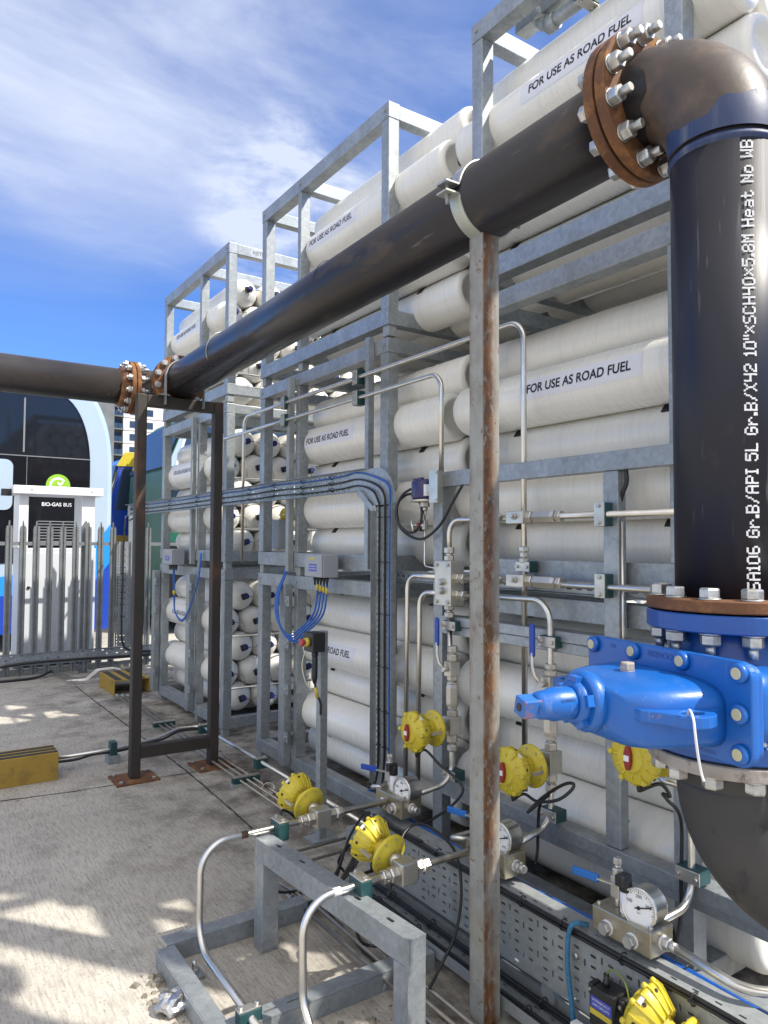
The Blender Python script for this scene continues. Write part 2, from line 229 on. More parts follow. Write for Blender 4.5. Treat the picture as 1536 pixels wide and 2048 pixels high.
# ------------------------------------------------------------------ mesh helpers
BASE = {}
def frame(axis, up=None):
    a = Vector(axis).normalized()
    u = Vector(up) if up is not None else (Vector((0, 0, 1)) if abs(a.z) < 0.9 else Vector((0, 1, 0)))
    x = u.cross(a).normalized(); y = a.cross(x).normalized()
    return x, y, a
class MB:
    def __init__(s): s.v = []; s.f = []; s.sm = []
    def add(s, vs, fs, smooth=False):
        n = len(s.v); s.v += [Vector(p) for p in vs]; s.f += [tuple(i+n for i in f) for f in fs]; s.sm += [smooth]*len(fs)
        return s
    def box(s, lo, hi):
        (a, b, c), (d, e, f) = lo, hi
        if a > d: a, d = d, a
        if b > e: b, e = e, b
        if c > f: c, f = f, c
        return s.add([(a, b, c), (d, b, c), (d, e, c), (a, e, c), (a, b, f), (d, b, f), (d, e, f), (a, e, f)],
                     [(0, 3, 2, 1), (4, 5, 6, 7), (0, 1, 5, 4), (1, 2, 6, 5), (2, 3, 7, 6), (3, 0, 4, 7)])
    def obox(s, c, ax, ay, az, sx, sy, sz):
        c = Vector(c); ax = Vector(ax); ay = Vector(ay); az = Vector(az)
        P = [c+ax*(sx/2*i)+ay*(sy/2*j)+az*(sz/2*k) for k in (-1, 1) for i, j in ((-1, -1), (1, -1), (1, 1), (-1, 1))]
        return s.add(P, [(0, 3, 2, 1), (4, 5, 6, 7), (0, 1, 5, 4), (1, 2, 6, 5), (2, 3, 7, 6), (3, 0, 4, 7)])
    def bar(s, p0, p1, w, h, up=None):
        p0 = Vector(p0); p1 = Vector(p1); x, y, a = frame(p1-p0, up)
        return s.obox((p0+p1)/2, x, y, a, w, h, (p1-p0).length)
    def lathe(s, prof, p, axis, n=24, smooth=True, up=None, a0=0.0, cap0=True, cap1=True):
        x, y, a = frame(axis, up); p = Vector(p); vs = []
        for r, t in prof:
            for k in range(n):
                g = a0+2*PI*k/n; vs.append(p+a*t+x*(r*math.cos(g))+y*(r*math.sin(g)))
        fs = [(i*n+k, i*n+(k+1) % n, (i+1)*n+(k+1) % n, (i+1)*n+k) for i in range(len(prof)-1) for k in range(n)]
        s.add(vs, fs, smooth); b = len(s.v)-len(vs)
        if cap0 and prof[0][0] > 1e-6: s.f.append(tuple(b+k for k in reversed(range(n)))); s.sm.append(False)
        if cap1 and prof[-1][0] > 1e-6: s.f.append(tuple(b+(len(prof)-1)*n+k for k in range(n))); s.sm.append(False)
        return s
    def cyl(s, p0, p1, r0, r1=None, n=20, smooth=True, a0=0.0, up=None):
        p0 = Vector(p0); p1 = Vector(p1); d = p1-p0; r1 = r0 if r1 is None else r1
        vs = []; x, y, a = frame(d, up)
        for r, q in ((r0, p0), (r1, p1)):
            for k in range(n):
                g = a0+2*PI*k/n; vs.append(q+x*(r*math.cos(g))+y*(r*math.sin(g)))
        s.add(vs, [(k, (k+1) % n, n+(k+1) % n, n+k) for k in range(n)], smooth)
        b = len(s.v)-2*n
        s.f.append(tuple(b+k for k in reversed(range(n)))); s.sm.append(False)
        s.f.append(tuple(b+n+k for k in range(n))); s.sm.append(False)
        return s
    def hexa(s, p, axis, af, h, up=None): # hexagon nut with chamfered face
        p = Vector(p); a = Vector(axis).normalized(); r = af/math.sqrt(3)
        return s.lathe([(r*.93, 0), (r, h*.12), (r, h*.85), (r*.90, h)], p, a, 6, False, up)
    def tube(s, pts, r, n=10, bend=0.05, seg=7):
        pts = [Vector(p) for p in pts]; path = [pts[0]]
        for i in range(1, len(pts)-1):
            a = (pts[i-1]-pts[i]); b = (pts[i+1]-pts[i]); la, lb = a.length, b.length
            if la < 1e-6 or lb < 1e-6: continue
            a /= la; b /= lb; ang = a.angle(b)
            if ang > PI-0.02: path.append(pts[i]); continue
            t = min(bend/math.tan(ang/2), la*.49, lb*.49); q0 = pts[i]+a*t; q1 = pts[i]+b*t
            rad = t*math.tan(ang/2); bis = (a+b).normalized(); cen = pts[i]+bis*(rad/math.sin(ang/2))
            v0 = (q0-cen); v1 = (q1-cen); tot = v0.angle(v1); axis = v0.cross(v1).normalized()
            for k in range(seg+1):
                path.append(cen+Matrix.Rotation(tot*k/seg, 3, axis) @ v0)
        path.append(pts[-1]); return s.sweep(path, r, n)
    def sweep(s, path, r, n=10, closed=False):
        vs = []; prev = None; m = len(path); rings = []
        for i, p in enumerate(path):
            d = (path[min(i+1, m-1)]-path[max(i-1, 0)])
            if d.length < 1e-9: d = Vector((0, 0, 1))
            d.normalize()
            if prev is None: x, y, _ = frame(d)
            else:
                x = prev-d*prev.dot(d)
                x = x.normalized() if x.length > 1e-6 else frame(d)[0]
                y = d.cross(x)
            prev = x
            rr = r[i] if isinstance(r, (list, tuple)) else r
            for k in range(n): vs.append(p+x*(rr*math.cos(2*PI*k/n))+y*(rr*math.sin(2*PI*k/n)))
        s.add(vs, [(i*n+k, i*n+(k+1) % n, (i+1)*n+(k+1) % n, (i+1)*n+k) for i in range(m-1) for k in range(n)], True)
        b = len(s.v)-len(vs)
        s.f.append(tuple(b+k for k in reversed(range(n)))); s.sm.append(False)
        s.f.append(tuple(b+(m-1)*n+k for k in range(n))); s.sm.append(False)
        return s
    def curve(s, ctrl, r, n=8, sub=8):          # smooth cable through control points
        P = [Vector(p) for p in ctrl]; path = []
        for i in range(len(P)-1):
            a = P[max(i-1, 0)]; b = P[i]; c = P[i+1]; d = P[min(i+2, len(P)-1)]
            for k in range(sub):
                t = k/sub; path.append(0.5*((2*b)+(c-a)*t+(2*a-5*b+4*c-d)*t*t+(3*b-a-3*c+d)*t**3))
        path.append(P[-1]); return s.sweep(path, r, n)
    def prism(s, poly, o, ex, ey, ez, depth, smooth=False):   # polygon in (ex,ey) at o pushed along ez
        o = Vector(o); ex = Vector(ex); ey = Vector(ey); ez = Vector(ez); n = len(poly)
        lo = [o+ex*a+ey*b for a, b in poly]; hi = [p+ez*depth for p in lo]
        s.add(lo+hi, [(i, (i+1) % n, n+(i+1) % n, n+i) for i in range(n)], smooth); b = len(s.v)-2*n
        s.f.append(tuple(b+i for i in reversed(range(n)))); s.sm.append(False)
        s.f.append(tuple(b+n+i for i in range(n))); s.sm.append(False)
        return s
    def strip(s, poly, p, n):  # helper: quad list
        return s.add(poly, [tuple(range(len(poly)))])
    def build(s, name, mat, parent=None, bevel=0.0, solid=0.0, fix=True):
        root = parent
        while root is not None and root.parent is not None: root = root.parent
        vs = s.v
        if root is not None and root in BASE:
            inv = BASE[root].inverted(); vs = [inv @ p for p in vs]
        me = bpy.data.meshes.new(name); me.from_pydata([tuple(p) for p in vs], [], s.f)
        me.polygons.foreach_set('use_smooth', s.sm); me.materials.append(mat)
        if fix:
            bm = bmesh.new(); bm.from_mesh(me); bmesh.ops.recalc_face_normals(bm, faces=bm.faces); bm.to_mesh(me); bm.free()
        o = bpy.data.objects.new(name, me); C.objects.link(o)
        if parent is not None: o.parent = parent
        if solid:
            md = o.modifiers.new('thickness', 'SOLIDIFY'); md.thickness = solid; md.offset = 0
        if bevel:
            md = o.modifiers.new('bevel', 'BEVEL'); md.width = bevel; md.segments = 2; md.limit_method = 'ANGLE'; md.angle_limit = R(40)
        me.update()
        return o
def thing(name, label, cat, loc=(0, 0, 0), rotz=0.0, group=None):
    o = bpy.data.objects.new(name, None); C.objects.link(o); o.empty_display_size = 0.1
    o.location = loc; o.rotation_euler = (0, 0, rotz)
    BASE[o] = Matrix.Translation(Vector(loc)) @ Matrix.Rotation(rotz, 4, 'Z')
    return tag(o, label, cat, group)
def tag(o, label=None, cat=None, group=None, kind=None):
    if label: o['label'] = label
    if cat: o['category'] = cat
    if group: o['group'] = group
    if kind: o['kind'] = kind
    return o
def dup(root, loc=None, rotz=None, label=None, cat=None, group=None):
    r = root.copy(); C.objects.link(r)
    if loc is not None: r.location = loc
    if rotz is not None: r.rotation_euler = (0, 0, rotz)
    tag(r, label, cat, group)
    for ch in root.children:
        c = ch.copy(); C.objects.link(c); c.parent = r
        for g in ch.children:
            d = g.copy(); C.objects.link(d); d.parent = c
    return r
def text_mesh(body, size, cuts=0, spacing=1.0, xs=1.0, bold=0.0):
    cu = bpy.data.curves.new('lettering', 'FONT'); cu.body = body; cu.size = size; cu.align_x = 'CENTER'; cu.align_y = 'CENTER'; cu.space_character = spacing; cu.offset = bold
    o = bpy.data.objects.new('lettering', cu); C.objects.link(o)
    dg = bpy.context.evaluated_depsgraph_get(); me = bpy.data.meshes.new_from_object(o.evaluated_get(dg))
    bpy.data.objects.remove(o)
    bm = bmesh.new(); bm.from_mesh(me); bpy.data.meshes.remove(me)
    for k in range(1, cuts):
        h = -size*.5+size*k/cuts
        bmesh.ops.bisect_plane(bm, geom=bm.verts[:]+bm.edges[:]+bm.faces[:], plane_co=(0, h, 0), plane_no=(0, 1, 0))
    vs = [(v.co.x*xs, v.co.y) for v in bm.verts]; bm.verts.index_update(); fs = [tuple(v.index for v in f.verts) for f in bm.faces]; bm.free()
    return vs, fs
def flat_text(body, size, o, ex, ey, mat, parent, name='lettering', xs=1.0, bold=0.0, spacing=1.0):
    vs, fs = text_mesh(body, size, 0, spacing, xs, bold); o = Vector(o); ex = Vector(ex); ey = Vector(ey)
    m = MB(); m.add([o+ex*a+ey*b for a, b in vs], fs); return m.build(name, mat, parent, fix=False)
def wrap_text(body, size, cx, cz, r, y0, ang, mat, parent, xs=0.86, bold=0.0):
    # text along -y on the outside of a cylinder (axis along y) facing -x
    vs, fs = text_mesh(body, size, 5, 1.0, xs, bold); m = MB(); P = []
    for a, b in vs:
        g = ang+b/r; P.append((cx-r*math.cos(g), y0-a, cz+r*math.sin(g)))
    m.add(P, fs); return m.build('lettering', mat, parent, fix=False)
def slab_holes(m, o, ex, ey, nx, ny, cw, chh, hole):   # perforated sheet; hole(i,j)->(half width, half height, cut) or None
    o = Vector(o); ex = Vector(ex); ey = Vector(ey); K = 12
    for i in range(nx):
        for j in range(ny):
            c = o+ex*((i+.5)*cw)+ey*((j+.5)*chh); h = hole(i, j)
            if not h:
                m.add([c+ex*(a*cw/2)+ey*(b*chh/2) for a, b in ((-1, -1), (1, -1), (1, 1), (-1, 1))], [(0, 1, 2, 3)]); continue
            hw, hh = h; inn = []; outp = []
            for k in range(K):
                g = 2*PI*(k+.5)/K; ca, sa = math.cos(g), math.sin(g)
                rr = min(hw, hh)
                px = ca*rr+(math.copysign(hw-rr, ca)); py = sa*rr+(math.copysign(hh-rr, sa))
                inn.append(c+ex*px+ey*py)
                t = min((cw/2)/max(1e-9, abs(ca)), (chh/2)/max(1e-9, abs(sa))); outp.append([ca*t, sa*t])
            # snap nearest outer points onto the corners
            for a, b in ((cw/2, chh/2), (-cw/2, chh/2), (-cw/2, -chh/2), (cw/2, -chh/2)):
                q = min(range(K), key=lambda k: (outp[k][0]-a)**2+(outp[k][1]-b)**2); outp[q] = [a, b]
            m.add(inn+[c+ex*a+ey*b for a, b in outp], [(k, (k+1) % K, K+(k+1) % K, K+k) for k in range(K)])
    return m

# ------------------------------------------------------------------ ground
def ground_material():
    m = bpy.data.materials.new('brushed_concrete'); m.use_nodes = True; t = m.node_tree; t.nodes.clear()
    o = N(t, 'ShaderNodeOutputMaterial'); b = N(t, 'ShaderNodeBsdfPrincipled'); L(t, b.outputs[0], o.inputs[0])
    tc = N(t, 'ShaderNodeTexCoord'); sp = N(t, 'ShaderNodeSeparateXYZ'); L(t, tc.outputs['Object'], sp.inputs[0])
    def noise(scale, stretch=(1, 1, 1), det=6, rough=.55, rot=0):
        mp = N(t, 'ShaderNodeMapping'); mp.inputs['Scale'].default_value = stretch; mp.inputs['Rotation'].default_value = (0, 0, rot); L(t, tc.outputs['Object'], mp.inputs[0])
        n = N(t, 'ShaderNodeTexNoise'); n.inputs['Scale'].default_value = scale; n.inputs['Detail'].default_value = det; n.inputs['Roughness'].default_value = rough; L(t, mp.outputs[0], n.inputs['Vector']); return n.outputs['Fac']
    def mr(x, a, b_, c=0, d=1):
        n = N(t, 'ShaderNodeMapRange'); n.inputs[1].default_value = a; n.inputs[2].default_value = b_; n.inputs[3].default_value = c; n.inputs[4].default_value = d; L(t, x, n.inputs[0]); return n.outputs[0]
    def mix(f, a, b_, blend='MIX'):
        n = N(t, 'ShaderNodeMix', data_type='RGBA', blend_type=blend)
        for s_, v in (('Factor', f), ('A', a), ('B', b_)):
            if isinstance(v, tuple): n.inputs[s_].default_value = (*v, 1)
            elif isinstance(v, float): n.inputs[s_].default_value = v
            else: L(t, v, n.inputs[s_])
        return n.outputs['Result']
    def mul(a, b_):
        n = N(t, 'ShaderNodeMath', operation='MULTIPLY', use_clamp=True)
        for i, v in enumerate((a, b_)):
            if isinstance(v, float): n.inputs[i].default_value = v
            else: L(t, v, n.inputs[i])
        return n.outputs[0]
    big = noise(.9, det=8); brush = noise(95, (1, .10, 1), 5, .65, R(-3)); brush2 = noise(48, (1, .05, 1), 4, .7, R(-3)); pit = noise(70, det=4); blot = noise(3.2, det=9, rough=.7); spk = noise(150, det=2)
    col = mix(mr(big, .35, .65), (.52, .488, .43), (.42, .392, .342))
    col = mix(mul(mr(brush, .44, .66), .50), col, (.17, .158, .14))
    col = mix(mul(mr(brush2, .52, .70), .28), col, (.52, .49, .44))
    col = mix(mul(mr(pit, .58, .70), .65), col, (.115, .105, .095))
    col = mix(mul(mr(spk, .62, .72), .35), col, (.52, .50, .46))
    col = mix(mul(mr(blot, .50, .74), .62), col, (.155, .14, .12)); col = mix(mul(mr(noise(9, det=3), .70, .76), .8), col, (.07, .062, .055))
    # grime that gathers along the foot of the racks
    dirt = mul(mr(sp.outputs[0], 1.0, 2.2), mr(blot, .34, .62)); far = mr(sp.outputs[1], 9.5, 10.6, 1, 0)
    col = mix(mul(mul(dirt, far), .9), col, (.062, .052, .042))
    L(t, col, b.inputs['Base Color']); b.inputs['Roughness'].default_value = .88; b.inputs['Specular IOR Level'].default_value = .3
    ad = N(t, 'ShaderNodeMath', operation='ADD'); L(t, brush, ad.inputs[0]); L(t, mul(pit, .8), ad.inputs[1])
    bp = N(t, 'ShaderNodeBump'); bp.inputs['Strength'].default_value = .55; bp.inputs['Distance'].default_value = .006; L(t, ad.outputs[0], bp.inputs['Height']); L(t, bp.outputs[0], b.inputs['Normal'])
    return m
conc = ground_material()
g = MB(); g.add([(-900, -900, 0), (900, -900, 0), (900, 900, 0), (-900, 900, 0)], [(0, 1, 2, 3)]); tag(g.build('ground', conc), kind='structure')
def crack(pts, w, name='ground_joint'):
    m = MB(); rnd = random.Random(5); path = []
    for a, b in zip(pts[:-1], pts[1:]):
        a = Vector((*a, .003)); b = Vector((*b, .003)); n = max(2, int((b-a).length/.05))
        for k in range(n): path.append(a.lerp(b, k/n))
    path.append(Vector((*pts[-1], .003))); d = (path[-1]-path[0]).normalized(); nn = Vector((-d.y, d.x, 0)); vs = []
    for p in path:
        j = rnd.uniform(-.3, .3)*w; ww = w*rnd.uniform(.45, 1.1); vs += [p+nn*(j+ww/2), p+nn*(j-ww/2)]
    m.add(vs, [(2*i, 2*i+1, 2*i+3, 2*i+2) for i in range(len(path)-1)]); return tag(m.build(name, pbr('joint_grime_%d' % len(MATS), (.05, .045, .04), rough=.95), None, fix=False), kind='structure')
q = [PZ(860, 2048, 0), PZ(497, 1650, 0), PZ(370, 1540, 0), PZ(150, 1372, 0)]
crack([(1.55, -.5)]+[(p.x, p.y) for p in q], .016)
q = [PZ(0, 1603, 0), PZ(150, 1583, 0), PZ(370, 1547, 0), PZ(470, 1535, 0)]
crack([(p.x, p.y) for p in q], .013)

# ------------------------------------------------------------------ large pipework
PXX, PZZ, RP = 1.807, 2.998, 0.1365
PZF, PZB = 2.940, 2.908         # axis heights at the far flange and on the branch (the run falls slightly)
VY = 1.065                     # axis of the riser
def bolt_circle(parent, c, axis, n, pcd, r_stud, af, h, face, stud, nut_up=True, name='bolt', mat=None, off=0.0, head_only=False):
    x, y, a = frame(axis); c = Vector(c)
    for k in range(n):
        g = off+2*PI*(k+.5)/n; p = c+x*(pcd/2*math.cos(g))+y*(pcd/2*math.sin(g))
        m = MB(); rad = (p-c).normalized()
        m.lathe([(af*.62, 0), (af*.62, .004)], p+a*face, a, 16, True); m.hexa(p+a*(face+.004), a, af, h, up=rad+y*random.uniform(-.6, .6))
        if not head_only: m.lathe([(r_stud, 0), (r_stud, stud-.003), (r_stud*.8, stud)], p+a*(face+h), a, 10, True)
        m.build(name, mat or zinc, parent)
def flange(m, c, axis, r, th, rin=None):
    m.lathe([(r*.45, -th/2), (r-.003, -th/2), (r, -th/2+.003), (r, th/2-.003), (r-.003, th/2), (r*.45, th/2)], c, axis, 64, False)
    return m
def elbow(m, c, r_pipe, rb, ex, ey, n=40, seg=22):  # quarter bend about centre c starting at ex*rb turning to ey*rb
    c = Vector(c); ex = Vector(ex); ey = Vector(ey)
    path = [c+ex*(rb*math.cos(PI/2*k/seg))+ey*(rb*math.sin(PI/2*k/seg)) for k in range(seg+1)]
    return m.sweep(path, r_pipe, n)
RB = 0.250
yfl = 1.325               # joint plane of the near flange pair
# long overhead pipe
t = thing('overhead_pipe', 'long black steel pipe running overhead along the front of the cylinder racks', 'pipe', (PXX, 3.5, 0))
yfar = 5.50
m = MB(); m.cyl((PXX, yfl+.01, PZZ), (PXX, yfar-.01, PZF), RP, None, 56); m.build('pipe_wall', black_pipe, t)
m = MB(); flange(m, (PXX, yfl+.021, PZZ), (0, 1, 0), .214, .034); m.build('flange', rust, t)
m = MB(); flange(m, (PXX, yfar-.017, PZF), (0, 1, 0), .2025, .030); m.build('flange', rust, t)
bolt_circle(t, (PXX, yfl+.038, PZZ), (0, 1, 0), 12, .372, .012, .042, .024, 0, 0, head_only=True)
bolt_circle(t, (PXX, yfar-.032, PZF), (0, -1, 0), 12, .355, .012, .040, .022, 0, .02, head_only=True)
m = MB(); ww = [Vector((PXX+(RP+.002)*math.cos(2*PI*k/40), 4.55+.012*math.sin(4*PI*k/40), PZZ-.034+(RP+.002)*math.sin(2*PI*k/40))) for k in range(41)]; m.sweep(ww, .003, 6); m.build('tie_wire', zinc, t)
m = MB(); m.lathe([(RP, -.006), (RP+.003, 0), (RP, .006)], (PXX, 3.1, PZZ-.018), (0, 1, 0), 40, True, cap0=False, cap1=False); m.build('weld_seam', black_pipe, t)
# riser with its bend
t = thing('riser_pipe', 'upright blue-black pipe with white stencilled lettering and a brown bend on top', 'pipe', (PXX, VY, 0))
zt = PZZ-RB
m = MB(); m.lathe([(RP, 1.575), (RP, zt)], (PXX, VY, 0), (0, 0, 1), 56, True); m.build('pipe_wall', blue_black, t)
m = MB(); NB = 48; rows = []
for k in range(9):
    ring_ = []
    for q in range(NB):
        lim = R(15+4.5*math.sin(2*PI*q/NB*2+1)+2.5*math.sin(2*PI*q/NB*5)+1.2*math.sin(2*PI*q/NB*11)); ph = lim*k/8; rr_ = RP+.0050; g_ = 2*PI*q/NB
        cy_ = VY+RB-RB*math.cos(ph); cz2 = zt+RB*math.sin(ph); outw = Vector((0, -math.cos(ph), math.sin(ph)))
        ring_.append(Vector((PXX+rr_*math.sin(g_), cy_, cz2))+outw*(rr_*math.cos(g_)))
    rows += ring_
m.add(rows, [(i*NB+q, i*NB+(q+1) % NB, (i+1)*NB+(q+1) % NB, (i+1)*NB+q) for i in range(8) for q in range(NB)], True); m.build('primer_band', navy_paint, t)
m = MB(); elbow(m, (PXX, VY+RB, zt), RP+.003, RB, (0, -1, 0), (0, 0, 1), 48, 28); m.build('pipe_bend', brown_pipe, t)
m = MB(); m.lathe([(RP, -.011), (RP+.005, -.004), (RP+.006, 0), (RP+.005, .004), (RP, .011)], (PXX, VY, zt-.02), (0, 0, 1), 56, True, cap0=False, cap1=False); m.build('weld_bead', navy_paint, t)
m = MB(); m.lathe([(RP, -.010), (RP+.005, -.003), (RP+.0055, 0), (RP+.005, .003), (RP, .010)], (PXX, VY+RB-.030, PZZ), (0, 1, 0), 56, True, cap0=False, cap1=False); m.build('weld_bead', blk, t)
m = MB(); flange(m, (PXX, yfl-.021, PZZ), (0, 1, 0), .214, .034); m.build('flange', rust, t)
bolt_circle(t, (PXX, yfl-.038, PZZ), (0, -1, 0), 12, .372, .0135, .044, .030, 0, .036)
m = MB(); flange(m, (PXX, VY, 1.562), (0, 0, 1), .208, .030); m.build('flange', rust, t)
bolt_circle(t, (PXX, VY, 1.577), (0, 0, 1), 12, .355, .0125, .042, .024, 0, 0, head_only=True)
NB = 64; rows = []
for k in range(9):
    for q in range(NB):
        g_ = 2*PI*q/NB; lim = R(20-13*math.cos(g_)+5*math.sin(3*g_+.6)+3*math.sin(7*g_)+1.5*math.sin(13*g_)); ph = PI/2-lim*k/8; rr_ = RP+.0050
        outw = Vector((0, -math.cos(ph), math.sin(ph))); rows.append(Vector((PXX+rr_*math.sin(g_), VY+RB-RB*math.cos(ph), zt+RB*math.sin(ph)))+outw*(rr_*math.cos(g_)))
m = MB(); m.add(rows, [(i*NB+q, i*NB+(q+1) % NB, (i+1)*NB+(q+1) % NB, (i+1)*NB+q) for i in range(8) for q in range(NB)], True); m.build('touch_up_paint', blk, t)
# stencilled line, dot-matrix letters
G = {'S': "01111 10000 10000 01110 00001 00001 11110", 'A': "01110 10001 10001 11111 10001 10001 10001", '1': "00100 01100 00100 00100 00100 00100 01110", '0': "01110 10001 10001 10001 10001 10001 01110",
 '6': "01110 10000 10000 11110 10001 10001 01110", 'G': "01110 10001 10000 10111 10001 10001 01110", 'r': "00000 00000 10110 11001 10000 10000 10000", '.': "00000 00000 00000 00000 00000 01100 01100", 'B': "11110 10001 10001 11110 10001 10001 11110",
 '/': "00001 00010 00010 00100 01000 01000 10000", 'P': "11110 10001 10001 11110 10000 10000 10000", 'I': "01110 00100 00100 00100 00100 00100 01110", '5': "11111 10000 11110 00001 00001 10001 01110", 'L': "10000 10000 10000 10000 10000 10000 11111",
 'X': "10001 01010 00100 00100 00100 01010 10001", '4': "10001 10001 10001 11111 00001 00001 00001", '2': "01110 10001 00001 00110 01000 10000 11111", '"': "01010 01010 01010 00000 00000 00000 00000", 'x': "00000 10001 01010 00100 01010 10001 00000",
 'C': "01110 10001 10000 10000 10000 10001 01110", 'H': "10001 10001 10001 11111 10001 10001 10001", '8': "01110 10001 10001 01110 10001 10001 01110", 'M': "10001 11011 10101 10101 10001 10001 10001", 'e': "00000 00000 01110 10001 11111 10000 01110",
 'a': "00000 00000 01110 00001 01111 10001 01111", 't': "01000 01000 11110 01000 01000 01001 00110", 'N': "10001 11001 10101 10101 10011 10001 10001", 'o': "00000 00000 01110 10001 10001 10001 01110", 'W': "10001 10001 10001 10101 10101 11011 10001", ' ': "00000 00000 00000 00000 00000 00000 00000"}
TXA = .32
line = 'SA106 Gr.B/API 5L Gr.B/X42 10"xSCH40x5.8M Heat No WB'
m = MB(); px = .0044; z = 1.600; rr = RP+.0009; vw = math.atan2(-VY, -PXX)+.365; rnd = random.Random(3); cells = []; cpos = 0
for ch in line:
    rows_ = G[ch].split(); cols = [c for c in range(5) if any(r_[c] == '1' for r_ in rows_)] or [0, 1, 2]
    for ri, row in enumerate(rows_):
        for c in cols:
            if row[c] == '1': cells.append((cpos+c-cols[0], ri))
    cpos += cols[-1]-cols[0]+1+1.0
pz = (2.712-z)/cpos
for ci, ri in cells:
    z0 = z+ci*pz-pz*.06+rnd.uniform(-.0004, .0004); z1 = z0+pz*1.12
    s0 = (3.5-ri)*px+px*.05+rnd.uniform(-.0004, .0004); s1 = s0-px*1.10
    P = []
    for s_, z_ in ((s0, z0), (s1, z0), (s1, z1), (s0, z1)):
        a = vw-s_/rr; P.append((PXX+rr*math.cos(a), VY+rr*math.sin(a), z_))
    m.add(P, [(0, 1, 2, 3)])
m.build('lettering', marking, t, fix=False)
# branch to the left
t = thing('branch_pipe', 'scratched black pipe leading off left above the fence to a rusty flange', 'pipe', (0.5, 5.77, 0))
AX = 5.77; xf = PXX-RB-.045
m = MB(); m.lathe([(RP, -4.5), (RP, xf-.012)], (0, AX, PZB), (1, 0, 0), 48, True); m.build('pipe_wall', pbr('scratched_black_steel', (.030, .027, .027), (.045, .040, .038), rough=.36, scale=3, patch=(.09, .062, .045), pscale=4, plo=.55, phi=.75, scratch=(.45, .45, .45), sscale=5, bump=.06, bscale=50), t)
m = MB(); flange(m, (xf-.018, AX, PZB), (1, 0, 0), .2025, .030); m.lathe([(RP+.03, -.03), (RP+.002, -.10)], (xf, AX, PZB), (1, 0, 0), 40, True); m.build('flange', rust, t)
bolt_circle(t, (xf-.033, AX, PZB), (-1, 0, 0), 12, .355, .0125, .042, .024, 0, .02)
t = thing('corner_bend', 'short rusty pipe elbow between two flanges above the rusty goalpost stand', 'pipe elbow', (PXX, AX, 0))
m = MB(); elbow(m, (PXX-RB, yfar+.004+.015, (PZF+PZB)/2), RP, RB, (1, 0, (PZF-PZB)/2/RB), (0, 1, -(PZF-PZB)/2/RB), 40, 20); m.build('pipe_bend', brown_pipe, t)
m = MB(); flange(m, (xf+.018, AX, PZB), (1, 0, 0), .2025, .030); m.build('flange', rust, t)
m = MB(); flange(m, (PXX, yfar+.017, PZF), (0, 1, 0), .2025, .030); m.build('flange', rust, t)
bolt_circle(t, (xf+.033, AX, PZB), (1, 0, 0), 12, .355, .0125, .042, .024, 0, .045)
bolt_circle(t, (PXX, yfar+.032, PZF), (0, 1, 0), 12, .355, .0125, .042, .024, 0, .03)
# lower bend under the valve
t = thing('lower_pipe_bend', 'dull grey-black pipe elbow below the blue valve with a worn pale flange', 'pipe elbow', (PXX, VY, 0))
m = MB(); flange(m, (PXX, VY, 1.178), (0, 0, 1), .208, .032); m.build('flange', worn_flange, t)
bolt_circle(t, (PXX, VY, 1.162), (0, 0, -1), 12, .355, .0125, .042, .026, 0, 0, head_only=True)
ez = Vector((.707, -.707, 0)).normalized()
m = MB(); m.lathe([(RP+.02, 1.16), (RP+.004, 1.11)], (PXX, VY, 0), (0, 0, 1), 48, True, cap0=False, cap1=False)
RL = .300; cc = Vector((PXX, VY, 1.12))+ez*RL
path = [cc-ez*(RL*math.cos(PI/2*k/26))-Vector((0, 0, 1))*(RL*math.sin(PI/2*k/26)) for k in range(27)]
path.append(path[-1]+ez*.25); m.sweep(path, RP+.003, 48); m.build('pipe_bend', dark_elbow, t)

# ------------------------------------------------------------------ blue gate valve (local x points away from the stem)
t = thing('gate_valve', 'bright blue cast gate valve with square stem end and cream capped bolts', 'valve', (PXX, VY, 0), R(-12))
def vb(m, *a, **k): return m.build(*a, **k)
LB = BASE[t]
class LMB(MB):
    def build(s, *a, **k):
        s.v = [LB @ p for p in s.v]; return MB.build(s, *a, **k)
m = LMB(); flange(m, (0, 0, 1.520), (0, 0, 1), .208, .044); flange(m, (0, 0, 1.222), (0, 0, 1), .208, .044)
m.lathe([(.15, 1.22), (.145, 1.28), (.165, 1.33), (.165, 1.41), (.145, 1.46), (.15, 1.52)], (0, 0, 0), (0, 0, 1), 40, True); m.build('valve_body', blue_dk, t)
for zc, ax in ((1.498, -1), (1.244, 1)):
    for k in range(12):
        g_ = 2*PI*(k+.5)/12+R(12); p = Vector((.1775*math.cos(g_), .1775*math.sin(g_), zc)); m = LMB(); m.lathe([(.026, 0), (.026, .004)], p, (0, 0, ax), 16, True); m.hexa(p+Vector((0, 0, .004*ax)), (0, 0, ax), .042, .026, up=(math.cos(g_), math.sin(g_), 0)); m.lathe([(.0125, 0), (.011, .028)], p+Vector((0, 0, .03*ax)), (0, 0, ax), 10, True)
        if zc > 1.3: m.build('bolt', zinc, t)
        else: m.build('bolt', zinc, t)
